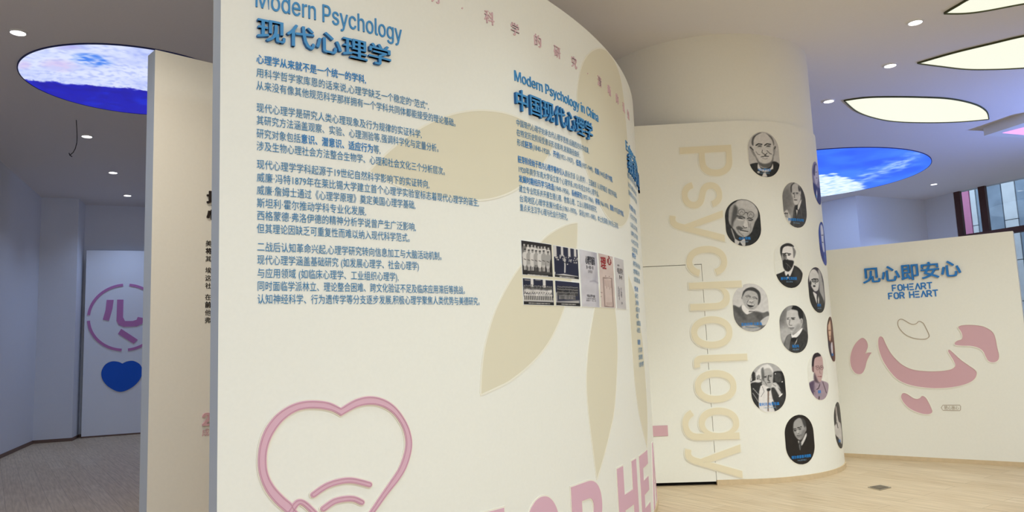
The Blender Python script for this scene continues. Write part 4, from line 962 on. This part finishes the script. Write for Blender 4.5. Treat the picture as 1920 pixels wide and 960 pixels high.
# ------------------------------------------------------------------ photographs and book covers on the curved wall
def flat_print(name, corners, zoom, bg, ops, label, cat, group, n=90, m=90, frame=None):
    P = [SP.inv(zoom[0] + x / zoom[2], zoom[1] + y / zoom[2]) for x, y in corners]     # TL TR BR BL
    s0 = (P[0][0] + P[3][0]) / 2; s1 = (P[1][0] + P[2][0]) / 2; z1 = (P[0][1] + P[1][1]) / 2; z0 = (P[2][1] + P[3][1]) / 2
    S, Z = np.meshgrid(np.linspace(s0, s1, n), np.linspace(z0, z1, m)); x, y = SP.at(S, 0.0045); pos = np.stack([x, y, Z], -1)
    px = project(pos); p = Paint((px[..., 0] - zoom[0]) * zoom[2], (px[..., 1] - zoom[1]) * zoom[2], bg); ops(p)
    e = empty(name, tuple(SP.point((s0 + s1) / 2, (z0 + z1) / 2, 0)), label, cat, group)
    adopt(grid_mesh('picture', pos, p.C, M_PRINT), e)
    adopt(link('backing', slab(SP, s0 - 0.003, s1 + 0.003, z0 - 0.003, z1 + 0.003, 0.0, 0.004, 12), M_WHITE), e)
    return e, (s0, s1, z0, z1)
ZA = (970, 440, 6.4)
def caption_bar(p, y0, sl, x0, x1):
    p.poly([(x0, y0), (x1, y0 + sl), (x1 + 20, y0 + sl + 60), (x0, y0 + 60)], 34, 3, False)
    rnd = random.Random(int(y0)); x = x0 + 70
    while x < x1 - 50: p.line([(x, y0 + 17 + (x - x0) * sl / (x1 - x0)), (x + 7, y0 + 18 + (x - x0) * sl / (x1 - x0))], 11, 190, 4, rnd.uniform(.5, 1)); x += 11
def g1(p):
    for i, (x, y) in enumerate([(82, 120), (128, 128), (173, 132), (212, 138), (252, 150), (290, 152), (328, 152), (372, 165)]):
        p.poly([(x - 22, y + 30), (x, y + 14), (x + 22, y + 30), (x + 26, y + 140), (x - 26, y + 140)], 120 if i == 0 else 205, 5); p.ell(x, y, 11, 17, 176, 4); p.ell(x, y - 15, 13, 6, 44, 4)
    for i, (x, y) in enumerate([(92, 190), (138, 200), (182, 200), (225, 208), (270, 212), (316, 210), (368, 222)]):
        w = 28; p.poly([(x - w, y + 34), (x, y + 14), (x + w, y + 34), (x + w - 4, y + 120), (x + w - 10, y + 180), (x - w + 8, y + 180), (x - w, y + 110)], (206 if i in (0, 2, 4) else 160), 5)
        p.ell(x, y, 12, 18, 140, 4); p.ell(x, y - 15, 14, 7, 40, 4)
        for q in (-9, 9): p.line([(x + q, y + 160), (x + q + 3, y + 228)], 10, 205 if i != 3 else 90, 5)
        p.line([(x - 12, y + 100), (x + 12, y + 110)], 7, 60, 5)
    p.poly([(160, 445), (410, 455), (410, 475), (200, 470)], 70, 10); caption_bar(p, 455, 28, 57, 415)
flat_print('photo_print', [(40, 70), (405, 122), (415, 505), (57, 480)], ZA, (44, 40, 40), g1, 'black and white group photo of figures in white gowns, top left print', 'photo', 'old photos on the curved wall')
def g2(p):
    for x0, x1 in ((434, 468), (520, 548), (606, 634), (676, 704)): p.poly([(x0, 130), (x1, 135), (x1 + 6, 270), (x0 + 4, 262)], 205, 4, False)
    p.poly([(438, 300), (450, 270), (540, 255), (640, 275), (725, 310), (732, 495), (450, 480)], (34, 36, 56), 8)
    rnd = random.Random(3)
    for k in range(40):
        x = 450 + rnd.random() * 270; y = 235 + (x - 450) * 0.18 + rnd.random() * 60; p.ell(x, y, 7, 9, rnd.choice([190, 170, 150]), 4)
    p.line([(568, 310), (572, 370), (570, 450)], 17, 200, 6); p.ell(568, 300, 9, 12, 190, 4); p.ell(602, 355, 8, 8, 190, 4); p.line([(560, 330), (600, 345)], 8, 40, 4)
    p.poly([(438, 440), (458, 450), (455, 478), (560, 470), (728, 500), (730, 512), (440, 488)], 205, 5, False); caption_bar(p, 478, 28, 442, 730)
flat_print('photo_print', [(428, 140), (715, 172), (732, 537), (442, 505)], ZA, (40, 42, 60), g2, 'dark group photo of a crowd before pale columns, top right print', 'photo', 'old photos on the curved wall')
def crowd(p, rows, bg_top, cap):
    bg_top(p); rnd = random.Random(cap[0])
    for (x0, x1, y, sl, n, tone, hh, face) in rows:
        for i in range(n):
            x = x0 + (x1 - x0) * (i + .5) / n; yy = y + sl * (x - x0) / (x1 - x0) + rnd.uniform(-4, 4); t = tone + rnd.uniform(-30, 20); wv = (x1 - x0) / n * 0.52
            p.poly([(x - wv, yy + 16), (x, yy + 8), (x + wv, yy + 16), (x + wv, yy + hh), (x - wv, yy + hh)], t, 4, False); p.ell(x, yy, 6, 8, face, 3); p.ell(x, yy - 6, 6, 5, 40, 3)
    caption_bar(p, *cap)
def bg3(p):
    p.poly([(50, 520), (430, 545), (430, 620), (60, 620)], (36, 38, 56), 5, False)
    for x0, x1 in ((158, 192), (304, 338)): p.poly([(x0, 520), (x1, 524), (x1 + 4, 640), (x0 + 4, 640)], 215, 4, False)
    for x in (120, 248, 370): p.poly([(x - 36, 535), (x + 36, 540), (x + 30, 552), (x - 30, 548)], 150, 5, False)
    p.poly([(60, 740), (435, 760), (435, 810), (70, 800)], 190, 8, False)
def g3(p): crowd(p, [(75, 415, 605, 22, 16, 90, 40, 170), (80, 415, 640, 18, 14, 205, 60, 150), (80, 420, 695, 14, 12, 210, 70, 150)], bg3, (800, 14, 70, 435)); [p.line([(x, 735 + (x - 80) * .03), (x + 3, 775 + (x - 80) * .03)], 10, 40, 5) for x in range(90, 425, 22)]
flat_print('photo_print', [(58, 525), (418, 550), (435, 848), (72, 838)], ZA, (60, 60, 70), g3, 'group photo of rows of people in white, bottom left print', 'photo', 'old photos on the curved wall')
def bg4(p): p.poly([(440, 550), (745, 575), (745, 640), (450, 620)], (38, 40, 62), 6, False); p.poly([(455, 690), (480, 690), (480, 800), (745, 790), (745, 825), (460, 815)], 176, 10, False)
def g4(p): crowd(p, [(480, 725, 620, 14, 16, 70, 40, 150), (478, 728, 650, 14, 16, 60, 46, 150), (480, 728, 685, 12, 15, 90, 46, 150), (500, 700, 722, 10, 12, 120, 50, 160)], bg4, (812, 12, 458, 748))
flat_print('photo_print', [(448, 555), (738, 578), (748, 858), (460, 850)], ZA, (46, 48, 66), g4, 'dark group photo of small crowded rows, bottom right print', 'photo', 'old photos on the curved wall')
ZB = (1080, 460, 7.38)
def book_text(e, surf, box_, items):
    s0, s1, z0, z1 = box_
    for name, body, u, v, h, mt, bd, kx in items:
        g = text_bm(body, bd, 2); b = bounds(g)
        for q in g.verts: q.co = Vector((s0 + (s1 - s0) * (u + (q.co.x - (b[0] + b[1]) / 2) / (b[1] - b[0]) * kx), z0 + (z1 - z0) * v + q.co.y * h, q.co.z))
        wrap_bm(g, SP, 0.006, 0, False); adopt(link(name, g, mt), e)
M_RED = mat('seal_red', rgb(150, 40, 44), 0.6); M_INK = mat('book_ink', rgb(52, 50, 58), 0.6)
def b1(p):
    p.grain(10, 0.006, 2); p.poly([(230, 120), (285, 100), (300, 480), (320, 850), (290, 850), (300, 540), (240, 500), (280, 300)], (150, 146, 158), 30, op=.6); p.line([(200, 500), (250, 490), (300, 520)], 14, (140, 134, 150), 20, .7)
e, bx = flat_print('book_cover_print', [(40, 60), (282, 105), (318, 855), (78, 845)], ZB, (196, 191, 196), b1, 'grey lavender old book cover print, left of the three covers', 'book cover', 'book covers on the curved wall', 50, 80)
book_text(e, SP, bx, [('title', '心理学通讯', .56, .77, .062, M_INK, .03, .54), ('subtitle', '第一卷第一期', .52, .68, .026, M_INK, .01, .4), ('subtitle', '1922', .53, .61, .032, M_INK, .01, .24), ('imprint', '中国心理学会编', .5, .17, .022, M_INK, .01, .46), ('imprint', '上海中华书局印行', .5, .13, .012, M_INK, 0, .54), ('imprint', '民国十一年一月', .5, .095, .012, M_INK, 0, .54)])
def b2(p):
    p.grain(8, 0.008, 5)
    fr = [(375, 445), (495, 458), (518, 852), (398, 850)]; p.line(fr + fr[:1], 9, (120, 98, 92), 5); f2 = [(388, 458), (485, 470), (507, 842), (408, 840)]; p.line(f2 + f2[:1], 4, (150, 126, 118), 4)
    for k in range(5): p.line([(402 + k * 20, 480 + k * 2), (405 + k * 20, 560 + (k * 37) % 60)], 6, (150, 122, 114), 5); p.line([(425 + k * 16, 790), (426 + k * 16, 830)], 5, (150, 122, 114), 5)
    for x, y in ((410, 425), (460, 432), (345, 650), (348, 710), (360, 655)): p.ell(x, y, 5, 6, (100, 70, 66), 4)
e, bx = flat_print('book_cover_print', [(305, 112), (500, 155), (540, 865), (340, 855)], ZB, (202, 182, 174), b2, 'pinkish old book cover print with red characters, middle of the covers', 'book cover', 'book covers on the curved wall', 60, 90)
book_text(e, SP, bx, [('title', '心', .70, .83, .075, M_RED, .03, .32), ('title', '理', .28, .735, .095, M_RED, .03, .36)])
def b3(p):
    p.grain(8, 0.008, 8)
    for x, y0, y1 in ((585, 575, 700), (600, 600, 760), (622, 590, 700), (632, 650, 730)):
        y = y0
        while y < y1: p.line([(x, y), (x + 2, y + 12)], 7, (84, 80, 88), 4); y += 20
e, bx = flat_print('book_cover_print', [(522, 162), (650, 208), (685, 882), (560, 870)], ZB, (196, 190, 190), b3, 'narrow grey old book cover print, right of the three covers', 'book cover', 'book covers on the curved wall', 40, 90)
book_text(e, SP, bx, [('title', '中国心理学史', .52, .70, .05, M_INK, .01, .62), ('subtitle', '第一卷', .55, .59, .034, M_INK, .02, .3), ('imprint', '上海', .5, .09, .02, M_INK, 0, .2), ('subtitle', '心理学', .35, .84, .016, M_INK, 0, .25)])

# ------------------------------------------------------------------ second display wall, behind on the left
a = np.array([-2.586, 5.307]); t = np.array([0.71, 0.704]); t /= np.linalg.norm(t)
ST = Surface([a + t * q for q in np.linspace(0, 3.0, 40)])
d2 = empty('straight_display_wall', tuple(ST.point(1.5, 0, -0.07)), 'straight cream display wall half hidden behind the curved wall on the left', 'display wall')
bm = slab(ST, 0, 3.0, 0.0, 3.743, -0.15, 0.0, 3)
for f in bm.faces:
    c = f.calc_center_median(); q = ST.point(0, 0, -0.075)
    if abs(f.normal.z) < 0.5 and (c.xy - q.xy).length < 0.02: f.material_index = 1
adopt(link('board', bm, [M_COLUMN, M_GREY]), d2)
def on2(body, px, py, em, mt, bold, name):
    s, z = ST.inv(px, py); g = text_bm(body, bold, 3); b = bounds(g)
    for v in g.verts: v.co = Vector((s + (v.co.x - b[0]) * em, z + v.co.y * em, v.co.z))
    wrap_bm(g, ST, 0.003 if name == 'text_line' else 0.012); adopt(link(name, g, mt), d2)
on2('埃里克森', 387, 384, 0.125, M_BLACK, 0.035, 'heading_line'); on2('心理社会', 387, 411, 0.125, M_BLACK, 0.035, 'heading_line')
for body, y, bd in (('美国精神', 460.5, 0.004), ('将人格', 475, 0.03), ('其理论', 489.5, 0.004), ('埃里克', 511, 0.004), ('这一理', 525.5, 0.004), ('社会的', 540, 0.004), ('在发展', 561.5, 0.004), ('前一阶', 576, 0.03), ('他认为', 590.5, 0.004), ('弗洛伊', 605, 0.004)):
    on2(body, 385.5 - (y - 460) * 0.011, y, 0.048, M_BLACK, bd, 'text_line')
on2('2', 378.5, 799, 0.17, M_PINKD, 0.03, 'heading_line'); on2('成年', 378.5, 817, 0.056, M_PINKD, 0.008, 'text_line')

# ------------------------------------------------------------------ right display wall with the pink smile
a = np.array([3.86929324, 9.05630779]); b = np.array([5.23791808, 8.00521089]); t = (b - a) / np.linalg.norm(b - a)
SR = Surface([a + t * q for q in np.linspace(-0.55, 1.875, 60)]); R_H = 2.465
d3 = empty('low_display_wall', tuple(SR.point(1.2, 0, -0.06)), 'low cream display wall with a pink smile motif, right of the column', 'display wall')
rb = slab(SR, 0, SR.s[-1], 0.03, R_H, -0.14, 0.0, 3)
for f in rb.faces:
    c = f.calc_center_median(); q = SR.point(SR.s[-1], 0, -0.07)
    if abs(f.normal.z) < 0.5 and (c.xy - q.xy).length < 0.02: f.material_index = 1
adopt(link('board', rb, [M_COLUMN, M_WHITE]), d3)
adopt(link('base_trim', slab(SR, 0, SR.s[-1], 0.0, 0.045, -0.15, 0.01, 3), M_TRIM), d3)
Z4 = lambda pts: [SR.inv(1580 + x / 4.573, 590 + y / 4.573) for x, y in pts]
def motif(name, pts, corners=(), outline=False):
    lp = Z4(spline(pts, 6, True, corners))
    if outline: relief(name, [grow(lp, 0.004), grow(lp, -0.004)], SR, 0.004, mat('outline_taupe', rgb(176, 160, 140), 0.6), d3, 0.5)
    else:
        relief(name + '_edge', [grow(lp, 0.009), lp], SR, 0.006, M_LINE, d3, 0.5); relief(name, [lp], SR, 0.0015, M_PINKD, d3, 0.5)
motif('ear_shape', [(175, 200), (205, 225), (217, 270), (205, 310), (195, 333), (222, 325), (250, 325), (232, 350), (208, 400), (192, 460), (170, 500), (140, 510), (105, 497), (75, 450), (65, 390), (75, 320), (105, 255), (145, 212)], (4, 6))
motif('smile_shape', [(320, 188), (345, 197), (370, 250), (410, 325), (460, 385), (520, 435), (600, 470), (700, 484), (800, 486), (890, 478), (940, 464), (966, 438), (955, 400), (925, 350), (905, 315), (914, 301), (945, 325), (1010, 385), (1080, 435), (1130, 470), (1150, 500), (1135, 545), (1090, 580), (1010, 608), (900, 626), (790, 630), (680, 622), (570, 600), (480, 560), (410, 490), (350, 400), (312, 300), (305, 220)])
motif('wave_shape', [(992, 112), (1010, 95), (1080, 88), (1180, 96), (1240, 117), (1290, 155), (1312, 210), (1325, 280), (1341, 350), (1330, 392), (1290, 409), (1250, 396), (1225, 355), (1205, 315), (1165, 285), (1100, 268), (1030, 266), (970, 260), (962, 240), (985, 224), (1020, 210), (1027, 180), (1012, 140)])
motif('chin_shape', [(525, 672), (555, 682), (600, 712), (635, 723), (662, 715), (682, 697), (710, 710), (733, 745), (760, 800), (768, 835), (740, 852), (690, 850), (630, 832), (570, 800), (525, 755), (502, 710), (508, 682)])
motif('nose_outline', [(500, 38), (530, 48), (575, 75), (605, 83), (632, 76), (655, 57), (690, 72), (712, 110), (738, 165), (740, 190), (715, 207), (670, 210), (610, 202), (550, 178), (505, 140), (476, 95), (476, 55)], (), True)
tg = [(845, 797), (860, 775), (1005, 775), (1012, 785), (1010, 818), (1002, 823), (860, 820)]
lp = Z4(tg); relief('tag_outline', [grow(lp, 0.003), grow(lp, -0.003)], SR, 0.003, mat('outline_taupe', rgb(176, 160, 140), 0.6), d3, 0.5)
def on3(body, xl, xr, y, hpx, bold, mt, off, name, base_drop=0.12, lat=False):
    s0, z0 = SR.inv(xl, y); s1, _ = SR.inv(xr, y); h = SR.inv(xl, y - hpx)[1] - z0
    gs, pen = glyphs(body, bold); used = [g for g in gs if g[1].verts]; f = bounds(used[0][1])[0]; l = used[-1][2] + bounds(used[-1][1])[1]; k = (s1 - s0) / (l - f)
    top = max(bounds(g[1])[3] for g in used); bot = min(bounds(g[1])[2] for g in used)
    for ch, bm, p, adv in gs:
        if not bm.verts: bm.free(); continue
        for v in bm.verts: v.co = Vector((s0 + (v.co.x + p - f) * k, z0 + (v.co.y - bot) / (top - bot) * h, v.co.z))
        wrap_bm(bm, SR, off, 0, True, 1 if isinstance(mt, list) else None); adopt(link(name, bm, mt), d3)
M_NAVY = mat('letter_deep_blue', rgb(44, 120, 190), 0.45); 
on3('见心即安心', 1619, 1805, 532, 30, 0.018, [M_NAVY, M_BLUESIDE], 0.022, 'raised_character')
on3('把心放心', 1771, 1798, 768, 7, 0.0, mat('outline_taupe', rgb(176, 160, 140), 0.6), 0.003, 'tag_character')
# the Latin line is drawn in its own square stroke letters, the A without a bar
STK = {'F': [[(0, 0), (0, 1), (.62, 1)], [(0, .5), (.5, .5)]], 'O': [[(.2, 1), (.5, 1), (.7, .8), (.7, .2), (.5, 0), (.2, 0), (0, .2), (0, .8), (.2, 1)]], 'H': [[(0, 0), (0, 1)], [(.7, 0), (.7, 1)], [(0, .5), (.7, .5)]],
       'E': [[(.62, 1), (0, 1)], [(.5, .5), (0, .5)], [(.62, 0), (0, 0)]], 'A': [[(0, 0), (.38, 1), (.76, 0)]], 'R': [[(0, 0), (0, 1), (.5, 1), (.68, .85), (.68, .6), (.5, .45), (.12, .45)], [(.4, .45), (.7, 0)]], 'T': [[(0, 1), (.76, 1)], [(.38, 1), (.38, 0)]]}
def stroke_word(word, xl, xr, y, hpx):
    s0, z0 = SR.inv(xl, y); s1, _ = SR.inv(xr, y); h = SR.inv(xl, y - hpx)[1] - z0
    n = len(word); adv = 1.0 / n; k = (s1 - s0) / (sum(1.0 if c != ' ' else .7 for c in word) - 0.28); pen = 0
    for c in word:
        if c == ' ': pen += .7; continue
        for st in STK[c]:
            for a, b in zip(st, st[1:]):
                pts = [(s0 + (pen + q[0]) * k, z0 + q[1] * h) for q in (a, b)]
                LET.setdefault((word, pen), []).append(stroke_loop(pts, h * 0.2, 4))
        pen += 1.0
LET = {}
stroke_word('FOHEART', 1674, 1748, 545.5, 10.5); stroke_word('FOR HEART', 1667, 1759, 560.5, 10.5)
for (wd, pn), loops in LET.items():
    bm = bmesh.new()
    for j, lp in enumerate(loops):
        q = fill_loops([lp]); wrap_bm(q, SR, 0.006 + j * 0.0002); me = bpy.data.meshes.new('t'); q.to_mesh(me); q.free(); bm.from_mesh(me); bpy.data.meshes.remove(me)
    adopt(link('raised_letter', bm, M_NAVY), d3)

# ------------------------------------------------------------------ graphic wall at the end of the corridor
a = np.array([-8.6118, 14.93]); b = np.array([-7.68, 15.33]); t = (b - a) / np.linalg.norm(b - a)
SG = Surface([a + t * q for q in np.linspace(0.02, 3.1, 40)])
d4 = empty('graphic_wall_panel', tuple(SG.point(1.5, 0, -0.05)), 'pale panel with a purple ring emblem and blue heart in the far left corridor', 'wall panel')
adopt(link('board', slab(SG, 0, SG.s[-1], 0.03, 3.725, -0.05, 0.0, 3), mat('graphic_panel_white', rgb(236, 238, 240), 0.6)), d4)
adopt(link('base_trim', slab(SG, 0, SG.s[-1], 0.0, 0.03, -0.05, 0.004, 3), M_DARKTRIM), d4)
M_PUR = mat('emblem_purple', rgb(196, 128, 178), 0.55); M_HEART = mat('heart_blue', rgb(10, 92, 200), 0.5)
G6 = lambda pts: [SG.inv(140 + x / 3.69, 500 + y / 3.69) for x, y in pts]
cs, cz = SG.inv(140 + 352 / 3.69, 500 + 350 / 3.69); rr_ = (SG.inv(140 + 330 / 3.69, 500 + 115 / 3.69)[1] - SG.inv(140 + 330 / 3.69, 500 + 583 / 3.69)[1]) / 2
for q in range(4):
    A0, A1 = math.radians(90 * q + 5), math.radians(90 * q + 85)
    lp = [(cs + rr_ * math.cos(x), cz + rr_ * math.sin(x)) for x in np.linspace(A0, A1, 30)] + [(cs + rr_ * .925 * math.cos(x), cz + rr_ * .925 * math.sin(x)) for x in np.linspace(A1, A0, 30)]
    relief('ring_segment', [lp], SG, 0.012, M_PUR, d4, 1.0)
for nm, pts in (('emblem_stroke', [(222, 230), (270, 230), (262, 290), (238, 374), (195, 366), (214, 300)]),
                ('emblem_stroke', [(294, 228), (338, 228), (335, 350), (348, 376), (400, 376), (428, 368), (437, 348), (480, 356), (468, 395), (430, 413), (340, 416), (305, 402), (290, 375)]),
                ('emblem_stroke', [(322, 430), (436, 505), (408, 533), (300, 465)]), ('emblem_stroke', [(500, 235), (545, 250), (580, 360), (538, 372)])):
    relief(nm, [G6(pts)], SG, 0.012, M_PUR, d4, 1.0)
hp = G6(spline([(330, 670), (300, 658), (255, 656), (210, 680), (185, 730), (195, 785), (240, 835), (315, 866), (390, 840), (445, 790), (470, 730), (455, 680), (410, 653), (365, 655)], 6, True, (0,)))
relief('heart_edge', [grow(hp, 0.012)], SG, 0.008, M_LINE, d4, 1.0); relief('heart', [hp], SG, 0.014, M_HEART, d4, 1.0)

# ------------------------------------------------------------------ floor socket
q = [on_plane(*p, 0) for p in [(1627, 914.5), (1651, 910.5), (1671, 915), (1650, 920)]]
e = empty('floor_socket', ((q[0][0] + q[2][0]) / 2, (q[0][1] + q[2][1]) / 2, 0), 'small square steel socket cover set in the oak floor', 'floor socket')
prism('frame', q, 0.0, 0.008, M_STEEL, e)
cx, cy = e.location.x, e.location.y
prism('lid', [(cx + (x - cx) * .8, cy + (y - cy) * .8) for x, y in q], 0.008, 0.0105, mat('socket_lid', rgb(120, 108, 90), 0.4, 0, 60, 0, 0.8), e)
